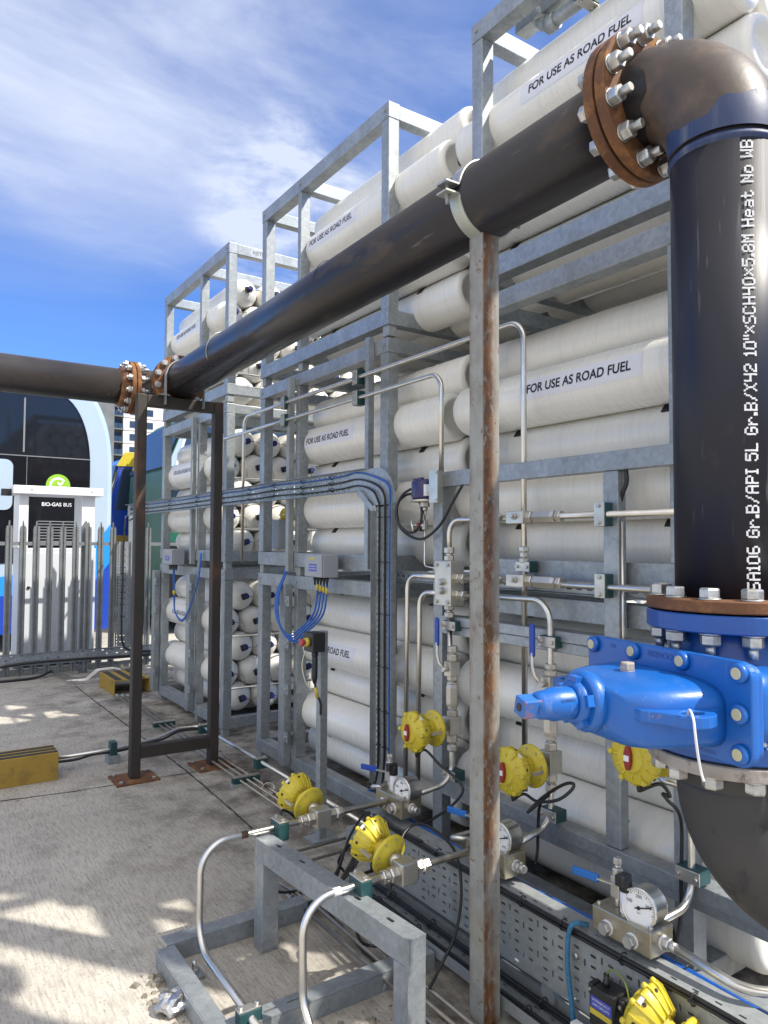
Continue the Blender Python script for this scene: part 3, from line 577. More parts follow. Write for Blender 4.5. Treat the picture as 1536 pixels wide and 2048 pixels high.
# square neck box and bolted cover plate
def rrect(hw, zl, zh, r, n=6):
    P = []
    for cx, cz_, a0 in ((hw-r, zh-r, 0), (-hw+r, zh-r, 90), (-hw+r, zl+r, 180), (hw-r, zl+r, 270)):
        for k in range(n+1): a = R(a0+90*k/n); P.append((cx+r*math.cos(a), cz_+r*math.sin(a)))
    return P
m = LMB(); m.prism(rrect(.235, 1.262, 1.428, .05), (-.215, 0, 0), (0, 1, 0), (0, 0, 1), (1, 0, 0), .13, True); m.build('neck', blue_paint, t)
m = LMB(); m.prism(rrect(.272, 1.232, 1.458, .035), (-.243, 0, 0), (0, 1, 0), (0, 0, 1), (1, 0, 0), .020); m.build('cover_plate', blue_paint, t, bevel=.004)
m = LMB(); m.prism(rrect(.262, 1.240, 1.450, .03), (-.220, 0, 0), (0, 1, 0), (0, 0, 1), (1, 0, 0), .022); m.build('backing_plate', blue_paint, t, bevel=.004)
# bonnet: lofted oval sections shrinking towards the stem
def loft(m, secs, n=36, pw=2.6):
    vs = []
    for x, hy, zl, zh in secs:
        zc = (zl+zh)/2; hz_ = (zh-zl)/2
        for k in range(n):
            a = 2*PI*k/n; ca, sa = math.cos(a), math.sin(a)
            vs.append((x, hy*math.copysign(abs(ca)**(2/pw), ca), zc+hz_*math.copysign(abs(sa)**(2/pw), sa)))
    fs = [(i*n+k, i*n+(k+1) % n, (i+1)*n+(k+1) % n, (i+1)*n+k) for i in range(len(secs)-1) for k in range(n)]
    m.add(vs, fs, True); b = len(m.v)-len(vs); m.f.append(tuple(b+k for k in range(n))); m.sm.append(False); m.f.append(tuple(b+(len(secs)-1)*n+k for k in range(n))); m.sm.append(False)
m = LMB(); loft(m, [(-.240, .205, 1.248, 1.404), (-.262, .198, 1.250, 1.406), (-.300, .192, 1.250, 1.406), (-.345, .184, 1.250, 1.404), (-.385, .170, 1.251, 1.400), (-.415, .150, 1.255, 1.394), (-.437, .122, 1.266, 1.382), (-.450, .090, 1.285, 1.388), (-.456, .062, 1.303, 1.370)], 56, 4.2)
m.lathe([(.062, 0), (.070, .012), (.070, .03), (.062, .042)], (-.440, 0, 1.343), (-1, 0, 0), 36, True)
m.build('bonnet', blue_paint, t, bevel=0)
# two side lugs with holes, pointing out along -y and +y
for sg in (-1, 1):
    poly = []; n = 14; cx0 = -.335; yo = .212
    outer = [(-.262, .10), (-.262, .205)]+[(-.345+.050*math.cos(PI*k/10), .214+.040*math.sin(PI*k/10)) for k in range(11)]+[(-.410, .185), (-.432, .15), (-.430, .07)]
    inner = [(-.348+.028*math.cos(2*PI*k/16), .213+.019*math.sin(2*PI*k/16)) for k in range(16)]
    m = LMB(); zc = 1.326
    bm_ = bmesh.new(); vo = [bm_.verts.new((a, sg*b, zc)) for a, b in outer]; vi = [bm_.verts.new((a, sg*b, zc)) for a, b in inner]
    eo = [bm_.edges.new((vo[i], vo[(i+1) % len(vo)])) for i in range(len(vo))]; ei = [bm_.edges.new((vi[i], vi[(i+1) % 16])) for i in range(16)]
    bmesh.ops.triangle_fill(bm_, edges=eo+ei, use_beauty=True, normal=(0, 0, 1))
    ret = bmesh.ops.extrude_face_region(bm_, geom=bm_.faces[:]); bmesh.ops.translate(bm_, verts=[v for v in ret['geom'] if isinstance(v, bmesh.types.BMVert)], vec=(0, 0, .026))
    bm_.verts.index_update(); m.add([v.co.copy() for v in bm_.verts], [tuple(v.index for v in f.verts) for f in bm_.faces]); bm_.free()
    m.build('lifting_lug', blue_paint, t, bevel=.003)
# cover bolts with cream caps
for y, z in ((-.243, 1.434), (-.080, 1.436), (.085, 1.436), (.243, 1.434), (-.243, 1.262), (-.085, 1.258), (.085, 1.258), (.243, 1.262), (-.243, 1.347), (.243, 1.347)):
    m = LMB(); m.lathe([(.0225, 0), (.0215, .009), (.018, .013), (.0125, .0135)], (-.243, y, z), (-1, 0, 0), 24, True); bo = m.build('bolt_boss', blue_paint, t)
    m = LMB(); m.lathe([(.0128, .008), (.0128, .0150), (.0115, .0158)], (-.243, y, z), (-1, 0, 0), 20, True); m.build('cap', creamcap, bo)
# ribs from bosses
m = LMB(); m.lathe([(.017, 0), (.017, .003)], (-.330, .01, 1.403), (0, 0, 1), 16, True); m.hexa((-.330, .01, 1.406), (0, 0, 1), .032, .018, up=(1, .3, 0)); m.build('plug', worn_flange, t)
# gland, castellated collar, stem sleeve and square stem
m = LMB(); m.lathe([(.044, .470), (.050, .478), (.050, .500), (.040, .506)], (0, 0, 1.343), (-1, 0, 0), 36, True)
for k in range(5):
    a = 2*PI*k/5+.4; m.obox((-.487, .052*math.cos(a), 1.343+.052*math.sin(a)), (1, 0, 0), (0, math.cos(a), math.sin(a)), (0, -math.sin(a), math.cos(a)), .026, .018, .026)
m.build('gland_collar', blue_paint, t)
m = LMB(); m.lathe([(.030, .47), (.030, .51)], (0, 0, 1.343), (-1, 0, 0), 24, True); m.build('spindle', rust_dark, t)
m = LMB(); m.lathe([(.037, .506), (.038, .512), (.038, .558), (.034, .568), (.031, .592), (.024, .604)], (0, 0, 1.343), (-1, 0, 0), 32, True); m.build('stem_sleeve', blue_paint, t)
m = LMB(); m.obox((-.618, 0, 1.343), (1, 0, 0), Vector((0, 1, .25)).normalized(), Vector((0, -.25, 1)).normalized(), .048, .042, .042); sq = m.build('square_end', pbr('chipped_blue_enamel', (.03, .15, .42), (.02, .11, .38), rough=.4, scale=9, patch=(.24, .10, .04), pscale=22, plo=.52, phi=.64), t, bevel=.003)
m = LMB(); m.lathe([(.009, 0), (.009, .0015)], (-.6425, 0, 1.343), (-1, 0, 0), 16, True); m.build('socket_hole', rust_dark, sq)
# cast lettering, upside down along the top of the cover plate
for body, yy, zz_, sz in (('DONKIN', -.005, 1.440, .021), ('395', .165, 1.440, .015), ('MADE IN UK', -.14, 1.246, .012)):
    vs, fs = text_mesh(body, sz); m = LMB()
    m.add([(-.2442, yy+a, zz_-b) for a, b in vs], fs); m.build('cast_lettering', blue_dk, t, fix=False)
vs, fs = text_mesh('STONEWARD 2015', .011); m = LMB(); m.add([(-.535-b*0-a*.0+(-.0), 0, 0) for a, b in vs][:0], [])
P = [(-.536-0.0+b*0+(-a)*.42, -.0386*math.cos(.35+b/.038), 1.343+.0386*math.sin(.35+b/.038)) for a, b in vs]
m.add(P, fs); m.build('cast_lettering', blk, t, fix=False)
# white cable tie through the near lug
t2 = MB(); pl = [LB @ Vector(p) for p in ((-.356, -.205, 1.345), (-.368, -.225, 1.362), (-.385, -.252, 1.350), (-.384, -.256, 1.315), (-.372, -.250, 1.275), (-.352, -.238, 1.235), (-.342, -.235, 1.215))]
t2.curve(pl, .0028, 6); tag(t2.build('cable_tie', white_v), 'loose white cable tie hanging from the lug of the blue valve', 'cable tie')

# ------------------------------------------------------------------ supports of the large pipe
t = thing('pipe_support_post', 'tall rust-streaked grey square post holding up the overhead pipe', 'post', (PXX, 2.014, 0))
m = MB(); m.box((PXX-.04, 1.974, .012), (PXX+.04, 2.054, PZZ-RP-.006)); m.build('post', rust_post, t, bevel=.006)
m = MB(); m.box((PXX-.12, 1.894, 0), (PXX+.12, 2.134, .012)); m.build('base_plate', rust_post, t)
def clampring(t, x, y, z, r, w, ear=True):
    m = MB(); n = 24
    for h0, h1, nm in ((R(8), R(172), 'upper_strap'), (R(188), R(352), 'lower_strap')):
        m = MB(); vs = []
        for k in range(n+1):
            a = h0+(h1-h0)*k/n
            for rr_ in (r, r+.007):
                for yy in (y-w/2, y+w/2): vs.append((x+rr_*math.cos(a), yy, z+rr_*math.sin(a)))
        fs = []
        for k in range(n):
            b = 4*k; fs += [(b, b+1, b+5, b+4), (b+2, b+6, b+7, b+3), (b, b+4, b+6, b+2), (b+1, b+3, b+7, b+5)]
        fs += [(0, 2, 3, 1), (4*n, 4*n+1, 4*n+3, 4*n+2)]
        m.add(vs, fs, True)
        s_ = 1 if nm[0] == 'u' else -1
        for sx in (-1, 1):
            ca = x+sx*(r+.003); m.box((ca, y-w/2, z+s_*.014), (ca+sx*.062, y+w/2, z+s_*.021))
        m.build(nm, zinc if s_ > 0 else pbr('tarnished_zinc', (.48, .50, .46), (.40, .42, .36), rough=.5, metal=.5, scale=20), t, bevel=.001)
    for sx in (-1, 1):
        p = Vector((x+sx*(r+.038), y, z)); m = MB(); m.lathe([(.007, -.055), (.007, .03)], p, (0, 0, 1), 10, True); m.hexa(p+Vector((0, 0, .021)), (0, 0, 1), .020, .012); m.hexa(p-Vector((0, 0, .021)), (0, 0, -1), .020, .013); m.lathe([(.014, 0), (.014, .003)], p+Vector((0, 0, -.024)), (0, 0, 1), 14, True)
        m.build('clamp_bolt', galv_dull, t)
clampring(t, PXX, 2.014, PZZ-.0095, RP+.003, .058)
PY0 = 5.43
t = thing('goalpost_stand', 'dark rusty steel goalpost stand carrying the corner of the overhead pipe', 'pipe stand', (1.82, PY0, 0))
for x in (1.503, 2.092):
    m = MB(); m.box((x-.036, PY0-.036, .012), (x+.036, PY0+.036, 2.80)); m.build('leg', rust_dark, t, bevel=.006)
    m = MB(); m.box((x-.15, PY0-.135, 0), (x+.15, PY0+.135, .012)); bp_ = m.build('base_plate', rust, t)
    for sx in (-1, 1):
        for sy in (-1, 1):
            m = MB(); m.hexa((x+sx*.115, PY0+sy*.10, .012), (0, 0, 1), .024, .014); m.build('anchor_bolt', zinc, bp_)
m = MB(); m.box((1.540, PY0-.035, 2.715), (2.055, PY0+.037, 2.797)); m.build('crossbeam', rust_dark, t, bevel=.005)
m = MB(); m.box((1.540, PY0-.034, .145), (2.055, PY0+.034, .232)); m.build('crossbar', rust_dark, t, bevel=.005)
m = MB(); path = [Vector((PXX-RP-.010, PY0-.0, 2.73)), Vector((PXX-RP-.010, PY0, PZF))]+[Vector((PXX-(RP+.010)*math.cos(PI*k/24), PY0, PZF+(RP+.010)*math.sin(PI*k/24))) for k in range(1, 25)]+[Vector((PXX+RP+.010, PY0, 2.73))]
vs = []
for i, p in enumerate(path):
    dirn = (path[min(i+1, len(path)-1)]-path[max(0, i-1)]).normalized(); nn = Vector((dirn.z, 0, -dirn.x))
    for a, b in ((-.004, -.02), (.004, -.02), (.004, .02), (-.004, .02)): vs.append(p+nn*a+Vector((0, b-.062, 0)))
m.add(vs, [(4*i+k, 4*i+(k+1) % 4, 4*i+4+(k+1) % 4, 4*i+4+k) for i in range(len(path)-1) for k in range(4)]+[(0, 3, 2, 1), tuple(4*(len(path)-1)+k for k in range(4))]); m.build('strap', galv, t)
m = MB(); m.box((PXX-RP-.06, PY0-.085, 2.798), (PXX-RP+.02, PY0+.03, 2.804)); m.build('strap_foot', zinc, t)

# ------------------------------------------------------------------ cylinder racks
XF = 2.45                      # front face of every rack
XB = 4.85                      # back face
LEV = [('bottom', .07, 1.375, .166, 1.47), ('middle', 1.535, 2.865, 1.637, 2.955), ('top', 3.035, 4.32, 3.134, 4.42)]
#        name     bottom  top-rail-low  bottom-rail-top  top
RACKS = [('farthest', [8.0, 6.88, 6.22]), ('middle', [5.43, 4.80, 3.68]), ('nearest', [2.83, 1.69, 1.06])]
PW = .085
def rail(t, p0, p1, w=.085, h=.095, mat=None):
    m = MB(); p0 = Vector(p0); p1 = Vector(p1)
    lo = [min(a, b) for a, b in zip(p0, p1)]; hi = [max(a, b) for a, b in zip(p0, p1)]
    m.box(lo, hi); return m.build('rail', mat or galv, t, bevel=.004)
def make_frame(rk, lv, ys):
    nm, zb, zt0, zb1, zt = LEV[lv]
    t = thing('rack_frame', 'galvanised steel frame of the %s module in the %s cylinder rack' % (nm, rk), 'rack frame', (XF, ys[0], zb), 0, 'stacked cylinder rack frames')
    y0, y1 = ys[0], ys[-1]
    # long rails, front and back
    for x in (XF, XB-PW):
        rail(t, (x, y1-PW, zb), (x+PW, y0, zb1)); rail(t, (x, y1-PW, zt0), (x+PW, y0, zt))
    for y in ys:
        for x in (XF, XB-PW):
            pw = .055 if (y == ys[1] and rk != 'nearest') else PW
            m = MB(); m.box((x+.003, y-pw+.003, zb1), (x+PW-.003, y-.003, zt0)); m.build('post', galv, t, bevel=.004)
        rail(t, (XF+PW, y-PW+.004, zb+.004), (XB-PW, y-.004, zb1-.004)); rail(t, (XF+PW, y-PW+.004, zt0+.004), (XB-PW, y-.004, zt-.004))
    # corner plates and stacking feet
    for y in ys:
        m = MB(); m.box((XF+.012, y-PW+.012, zb-(.07 if lv == 0 else .066)), (XF+PW-.012, y-.012, zb)); m.build('foot', galv_dull, t, bevel=.003)
        m = MB(); m.hexa((XF+.0, y-PW/2, zt-.045), (-1, 0, 0), .016, .008); m.build('bolt', galv_dull, t)
    return t
FR = {}
for rk, ys in RACKS:
    for lv in range(3):
        FR[rk, lv] = make_frame(rk, lv, ys)
# outer bolted channels on the bottom modules, with their clip plates
for rk, ys in RACKS[:2]:
    t = FR[rk, 0]
    for y in ys[:2] if rk == 'middle' else [ys[0]+.02, ys[1]+.03]:
        yo = y+.0 if rk == 'middle' and y != ys[0] else y-.06
        if rk == 'middle' and y == ys[0]: continue
        m = MB(); m.box((XF-.065, yo+.012, .10), (XF-.003, yo+.10, 1.40)); m.build('clamp_channel', galv, t, bevel=.003)
        for z in (.28, .62, .95, 1.25):
            m = MB(); m.box((XF-.0682, yo-.06, z), (XF-.0655, yo+.05, z+.075)); cp = m.build('clip_plate', galv, t)
            m = MB(); m.hexa((XF-.068, yo-.03, z+.038), (-1, 0, 0), .018, .010); m.build('bolt', zinc, cp)
# vertical service channels carrying cables up the front of the racks
for rk, ys, zl, zh in (('farthest', RACKS[0][1], 1.50, 2.93), ('middle', RACKS[1][1], 1.50, 2.93)):
    y = ys[1]
    for yy, h in ((y+.022, zh),):
        m = MB(); m.box((XF-.045, yy-.018, zl), (XF-.042, yy+.03, h)); m.box((XF-.042, yy-.018, zl), (XF-.004, yy-.015, h)); m.box((XF-.042, yy+.027, zl), (XF-.004, yy+.03, h))
        tag(m.build('cable_channel', galv_dull), 'narrow upright cable channel on the front of the middle module, %s rack' % rk, 'channel')
    m = MB(); yy = ys[-1]+.075
    m.box((XF-.045, yy-.02, 1.55), (XF-.042, yy+.02, 2.98)); m.box((XF-.042, yy-.02, 1.55), (XF-.004, yy-.017, 2.98)); m.box((XF-.042, yy+.017, 1.55), (XF-.004, yy+.02, 2.98))
    tag(m.build('strut_channel', galv), 'upright slotted strut beside the near post of the %s rack' % rk, 'channel')
# small cast lettering on the far rack's top rail
for lv, z in ((2, 4.37), (1, 2.91)):
    flat_text('METHANE', .048, (XF+.34, RACKS[0][1][-1]-PW-.002+.004, z), (1, 0, 0), (0, 0, 1), grey_v, FR['farthest', lv], 'lettering')

# ---- gas cylinders
RC, ROWP = .1378, .2387
XC0 = 2.637
Z0 = [.247, 1.714, 3.178]
ENDS = {'farthest': (6.48, 8.16), 'middle': (3.15, 4.97), 'nearest': (1.46, 3.09), 'hidden': (-.35, 1.42)}
ROWN = ['lowest', 'second lowest', 'third', 'second highest', 'topmost']
def prof_dome(y, s, n=9, rr=RC, ln=.115):   # dome closing at y, body towards -s
    return [(rr*math.cos(PI/2*k/n), y-s*ln+s*ln*math.sin(PI/2*k/n)) for k in range(n+1)]
def cyl_mesh(rk):
    y0, y1 = ENDS[rk]; Ln = y1-y0; prof = []
    if rk == 'farthest': prof = [(max(r, .012), y) for r, y in reversed(prof_dome(0, -1, 10, RC, .12))]
    else:
        prof = [(.012, .050), (.045, .048), (.070, .030), (.085, .012)]+[(.098+.0*k, .003) for k in range(1)]
        for k in range(7):
            a = PI/2*k/6; prof.append((RC-.036+.036*math.sin(a), .036-.036*math.cos(a)))
    prof += [(RC, Ln*.2), (RC, Ln*.4), (RC, Ln*.6), (RC, Ln*.8)]
    prof += [(max(r, .014), y) for r, y in prof_dome(Ln, 1, 9, RC, .10)]
    m = MB(); m.lathe(prof, (0, 0, 0), (0, 1, 0), 48, True); return m
MESH = {}
def valve_parts(t, y, s):
    m = MB(); m.lathe([(.026, 0), (.026, .018)], (0, y-s*.004, 0), (0, s, 0), 16, True); m.obox((.0, y+s*.026, 0), (1, 0, .3), (0, 1, 0), (-.3, 0, 1), .056, .034, .052); v = m.build('valve', blk, t, bevel=.003)
    m = MB(); m.lathe([(.022, .0), (.027, .004), (.027, .024), (.020, .030)], (.012, y+s*.034, .0), Vector((-.25, s*.9, .2)), 8, False); m.build('cap', capblue, v)
def pad_part(t, y, a0, a1, w=.05):
    m = MB(); vs = []; n = 10; r = RC+.003
    for k in range(n+1):
        a = R(a0+(a1-a0)*k/n)
        for yy in (y, y+w): vs.append((-r*math.cos(a), yy, r*math.sin(a)))
    m.add(vs, [(2*k, 2*k+1, 2*k+3, 2*k+2) for k in range(n)]); return m.build('rubber_pad', rubber, t, solid=.004)
def label_part(t, cy, ang, w=.70, h=.10):
    m = MB(); vs = []; n = 8; r = RC+.0012
    for k in range(n+1):
        a = ang-h/2/r+h/r*k/n
        for yy in (cy-w/2, cy+w/2): vs.append((-r*math.cos(a), yy, r*math.sin(a)))
    m.add(vs, [(2*k, 2*k+1, 2*k+3, 2*k+2) for k in range(n)]); lb = m.build('label', wlabel, t, fix=True)
    for p in lb.data.polygons: p.use_smooth = True
    vs, fs = text_mesh('FOR USE AS ROAD FUEL', .060, 5, 1.02, .90, .0014); m = MB(); P = []; rr = r+.001
    for a, b in vs:
        g_ = ang+b/rr; P.append((-rr*math.cos(g_), cy-a, rr*math.sin(g_)))
    m.add(P, fs); m.build('lettering', ink, lb, fix=False)
# where the sticker text is centred, measured along the cylinder from its near end
LABY = {'farthest': 7.42-6.48, 'middle': 4.40-3.15, 'nearest': 2.17-1.46}
NCOL = {'farthest': 7, 'middle': 6, 'nearest': 6, 'hidden': 2}
COLN = ['front', 'second', 'third', 'fourth', 'fifth', 'sixth', 'seventh']
for rk, _ in RACKS:
    y0, y1 = ENDS[rk]; Ln = y1-y0
    body0 = None; protos = {}
    for lv in range(3):
        for row in range(5):
            for col in range(NCOL[rk]):
                rec = (row % 2 == 0); x = XC0+(RC if rec else 0)+col*2*RC; z = Z0[lv]+row*ROWP
                dy = random.Random(lv*31+row*7+col).uniform(-.02, .02)
                kind = (rk, rec, row, lv == 2) if col == 0 else (rk, 'in')
                lab = 'white gas cylinder, %s row, %s column, %s module of %s rack' % (ROWN[row], COLN[col], LEV[lv][0], rk if rk != 'hidden' else 'right-hand edge')
                if kind in protos: o = dup(protos[kind], (x, y0+dy, z), None, lab)
                else:
                    o = thing('gas_cylinder', lab, 'gas cylinder', (0, 0, 0), 0, 'white gas cylinders stacked in the racks'); BASE.pop(o)
                    if rk not in MESH:
                        b = cyl_mesh(rk).build('cylinder_body', white_comp, o); MESH[rk] = b.data
                    else:
                        b = bpy.data.objects.new('cylinder_body', MESH[rk]); C.objects.link(b); b.parent = o
                    if rk == 'farthest': valve_parts(o, 0, -1)
                    elif rk != 'hidden': valve_parts(o, Ln, 1)
                    if col == 0 and rk != 'hidden':
                        if row == 3: label_part(o, LABY[rk], R(6))
                        if rec and rk != 'farthest':
                            for yy in (.36, Ln-.40): pad_part(o, yy, 30 if row < 4 else 70, 95)
                        if row == 1 and lv == 2:
                            for yy in (.36, Ln-.40): pad_part(o, yy, -15, 95, .055)
                    o.location = (x, y0+dy, z); protos[kind] = o
# thin pigtail tubes and manifold bars at the near ends of the far rack
yv = ENDS['farthest'][0]-.075
for lv in range(3):
    for k, (za, zb_) in enumerate(((1, 0), (3, 2))):
        z = Z0[lv]+ROWP*(za+.0)-.12
        m = MB(); m.tube([(XF+.16, yv-.02, z+.0), (XB-.3, yv-.02, z)], .011, 8); t_ = tag(m.build('manifold_tube', inox), 'steel manifold tube across the cylinder ends, %s one of the %s module' % (('lower', 'upper')[k], LEV[lv][0]), 'tube', 'manifold tubes of the farthest rack')
    for row in range(5):
        for col in range(4):
            rec = (row % 2 == 0); x = XC0+(RC if rec else 0)+col*2*RC; z = Z0[lv]+row*ROWP; zt_ = Z0[lv]+ROWP*(1 if row < 2 else 3)-.12
            m = MB(); m.tube([(x+.03, yv+.03, z), (x+.105, yv, z+.0), (x+.125, yv-.005, z+(-.03 if z > zt_ else .03)), (x+.125, yv-.015, zt_)], .0035, 6, .03, 4)
            tag(m.build('pigtail_tube', copper_tube), 'thin bent pigtail tube, %s row, %s column, %s module of far rack' % (ROWN[row], COLN[col], LEV[lv][0]), 'tube', 'pigtail tubes on the cylinder valves')

# ------------------------------------------------------------------ support frame of the valve panel
XS = 2.385
t = thing('panel_frame', 'galvanised angle frame in front of the nearest rack that carries the valves and tubes', 'support frame', (XS, 2.9, 0))
def mem(nm, a, b, mat=None): m = MB(); m.box(a, b); return m.build(nm, mat or galv, t, bevel=.003)
mem('post', (XS, 2.985, .02), (XS+.06, 3.062, 2.085)); mem('rail', (XS-.004, .9, 2.005), (XS+.05, 2.984, 2.083))
mem('post', (XS+.0, 1.872, .52), (XS+.05, 1.945, 2.004))
mem('rail', (XS-.005, .9, 1.245), (XS+.075, 2.984, 1.29)); mem('rail', (XS-.012, .9, 1.292), (XS+.075, 2.984, 1.338))
mem('rail', (XS-.010, .9, .462), (XS+.075, 2.984, .518)); mem('rail', (XS-.002, .9, .425), (XS+.06, 2.984, .461))
m = MB(); slab_holes(m, (XF-.012, 3.60, 1.500), (0, -1, 0), (0, 0, 1), 48, 1, .056, .044, lambda i, j: (.017, .009)); m.build('slotted_channel', galv, t, solid=.003)
for z0_ in (1.492, 1.546): mem('channel_edge', (XF-.03, .9, z0_), (XF-.008, 3.62, z0_+.005))

# ------------------------------------------------------------------ tube clamps
def clamp(p, tube_axis, out_axis, w=.055, d=.045, lng=.085, label='teal tube clamp', r=.0, kind=None):
    # body lies behind the tube, steel plate with two bolts on the outside
    ta = Vector(tube_axis).normalized(); oa = Vector(out_axis).normalized(); sd = ta.cross(oa).normalized(); p = Vector(p)
    t = thing('tube_clamp', label, 'tube clamp', p, 0, 'teal block clamps on the tubes')
    m = MB(); m.obox(p-oa*.012, sd, ta, oa, lng, w, d+.02); m.build('clamp_body', teal, t, bevel=.004)
    m = MB(); m.obox(p+oa*(d/2+.001), sd, ta, oa, lng, w*.9, .006); pl = m.build('clamp_plate', inox_dull, t, bevel=.0015)
    for s_ in (-1, 1):
        m = MB(); m.hexa(p+sd*(s_*lng*.36)+oa*(d/2+.004), oa, .015, .010); m.build('bolt', zinc, pl)
    return t
GRT = 'bent stainless tubes on the racks'
def tubeobj(pts, r, label, bend=.07, mat=None, group=None, name='steel_tube'):
    m = MB(); m.tube(pts, r, 14, bend, 9); return tag(m.build(name, mat or inox), label, 'tube', group)
XT = 2.395; RT = .0135
tubeobj([(XT, 5.62, 1.55), (XT, 5.62, 2.745), (XT, 2.40, 2.745), (XT, 2.40, .60)], RT, 'long stainless tube along the racks under the overhead pipe, dropping beside the rusty post', .09)
tubeobj([(XT, 6.35, 2.30), (XT, 6.30, 2.615), (XT, 3.005, 2.615), (XT, 3.005, 2.05)], RT, 'lower long stainless tube along the middle rack, bending down at the blue transmitter', .09)
for (u, v, lab) in ((715, 745, 'teal clamp on the upper long tube beside the near post of the middle rack'), (715, 797, 'teal clamp on the lower long tube beside the near post of the middle rack'), (570, 800, 'teal clamp on the upper long tube at the far strut of the middle rack'), (570, 832, 'teal clamp on the lower long tube at the far strut of the middle rack')):
    p = PX(u, v, XT); p.z = 2.745 if 'upper' in lab else 2.615; clamp(p, (0, 1, 0), (0, 0, 1) if False else (-1, 0, 0), .06, .04, .09, lab)
def nut(m, p, axis, af, h): m.hexa(p, axis, af, h, up=(0.3, .6, .2) if abs(Vector(axis).normalized().dot(Vector((.3, .6, .2)).normalized())) < .95 else None)
# joint fitting on the vertical tube
def coupling(pt, axis, label, n=3):
    ax = Vector(axis).normalized(); p = Vector(pt); t = thing('tube_coupling', label, 'tube fitting', p)
    for k in range(n):
        m = MB(); nut(m, p+ax*(-.036+.026*k), ax, .040 if k != 1 else .034, .022); m.build('nut', inox_dull, t)
    return t
coupling((XT, 2.40, PX(1052, 1110, XT).z), (0, 0, 1), 'stack of hex nuts joining the upright tube right of the rusty post')
clamp((XT+.005, 2.40, PX(1040, 1133, XT).z), (0, 0, 1), (-1, 0, 0), .05, .03, .085, 'clamp holding the upright tube against the slotted channel')

# ------------------------------------------------------------------ manifold block on the panel
YB = 2.89
t = thing('manifold_block', 'upright machined steel manifold block left of the rusty post with bolts on its face', 'manifold', (2.34, YB, 1.40))
zb0, zb1 = PX(895, 1213, 2.31).z, PX(895, 1122, 2.31).z
m = MB(); m.box((2.31, 2.825, zb0), (2.40, 2.955, zb1)); m.build('block', inox_dull, t, bevel=.004)
for y in (2.845, 2.935):
    for z in (zb0+.02, zb1-.02):
        m = MB(); m.hexa((2.31, y, z), (-1, 0, 0), .018, .010); m.build('bolt', zinc, t)
for z in (zb0+.075, zb0+.120):
    m = MB(); m.lathe([(.019, 0), (.019, .004)], (2.31, 2.893, z), (-1, 0, 0), 16, True); m.hexa((2.306, 2.893, z), (-1, 0, 0), .032, .018); m.build('plug', zinc, t)
z1, z2 = PX(860, 1153, 2.35).z, PX(860, 1185, 2.35).z
def fit(t, pts, axis, sizes):
    # chain of hex fittings along axis from a point
    p = Vector(pts); ax = Vector(axis).normalized()
    for af, h, kind in sizes:
        m = MB()
        if kind == 'h': nut(m, p, ax, af, h)
        else: m.lathe([(af/2, 0), (af/2, h)], p, ax, 16, True)
        m.build('nut' if kind == 'h' else 'collar', inox_dull, t); p = p+ax*h
    return p
p = fit(t, (2.355, YB, zb1), (0, 0, 1), [(.044, .026, 'h'), (.038, .012, 'c'), (.046, .030, 'h')])
fit(t, (2.355, YB, zb0), (0, 0, -1), [(.044, .022, 'h'), (.036, .012, 'c'), (.044, .028, 'h')])
for z in (z1, z2):
    fit(t, (2.355, 2.955, z), (0, 1, 0), [(.044, .018, 'c')]); fit(t, (2.355, 2.825, z), (0, -1, 0), [(.044, .022, 'h'), (.038, .012, 'c'), (.044, .026, 'h')])
tubeobj([(2.355, 2.95, z1), (2.345, 3.235, z1), (2.335, 3.235, .36)], RT, 'left one of two upright tubes left of the manifold block', .075)
tubeobj([(2.355, 2.95, z2), (2.345, 3.125, z2), (2.335, 3.125, .36)], RT, 'right one of two upright tubes left of the manifold block', .075)
zh1 = PX(1150, 1031, 2.36).z; zh2 = PX(1150, 1168, 2.36).z; zh3 = PX(1000, 1191, 2.36).z
tubeobj([(2.355, YB, zb1+.05), (2.355, YB, zh1), (2.36, .75, zh1)], RT, 'tube rising from the manifold block then running level behind the rusty post', .085)
tubeobj([(2.355, 2.83, z1), (2.36, .75, zh2)], RT, 'level tube from the manifold block running under the upper one to the riser', .02)
tubeobj([(2.355, 2.83, z2), (2.36, 2.21, zh3), (2.36, 2.21, .52), (2.05, 2.21, .46)], RT, 'bent tube right of the rusty post carrying the second valve column', .10)
tubeobj([(2.355, YB, zb0), (2.36, 2.87, .52), (2.06, 2.91, .47)], RT, 'upright tube under the manifold block bending to the left gauge block', .10)
# inline check valves on the two level tubes
for z, lab in ((zh1, 'square shut-off valve with long hex body on the upper level tube'), (zh2, 'square shut-off valve with long hex body on the lower level tube')):
    ya = PX(1062, 1031, 2.36).y; t = thing('inline_valve', lab, 'valve', (2.36, 2.3, z))
    y0 = PX(1040, 1031, 2.36).y
    m = MB(); m.box((2.325, PX(1056, 1031, 2.36).y, z-.028), (2.395, PX(1022, 1031, 2.36).y, z+.028)); m.build('valve_body', inox_dull, t, bevel=.003)
    m = MB(); m.hexa((2.325, y0, z+.004), (-1, 0, 0), .028, .010); m.lathe([(.008, .008), (.008, .026)], (2.325, y0, z+.004), (-1, 0, 0), 12, True); m.build('stem_nut', zinc, t)
    m = MB(); yl = PX(1020, 1031, 2.36).y; m.tube([(2.318, yl+.015, z), (2.318, yl+.045, z+.012), (2.318, yl+.075, z)], .014, 8, .02); m.build('lever', inox_dull, t)
    yy = PX(1056, 1031, 2.36).y
    fit(t, (2.36, yy, z), (0, -1, 0), [(.046, .030, 'h'), (.036, .01, 'c'), (.048, .125, 'h'), (.036, .008, 'c'), (.046, .026, 'h')])
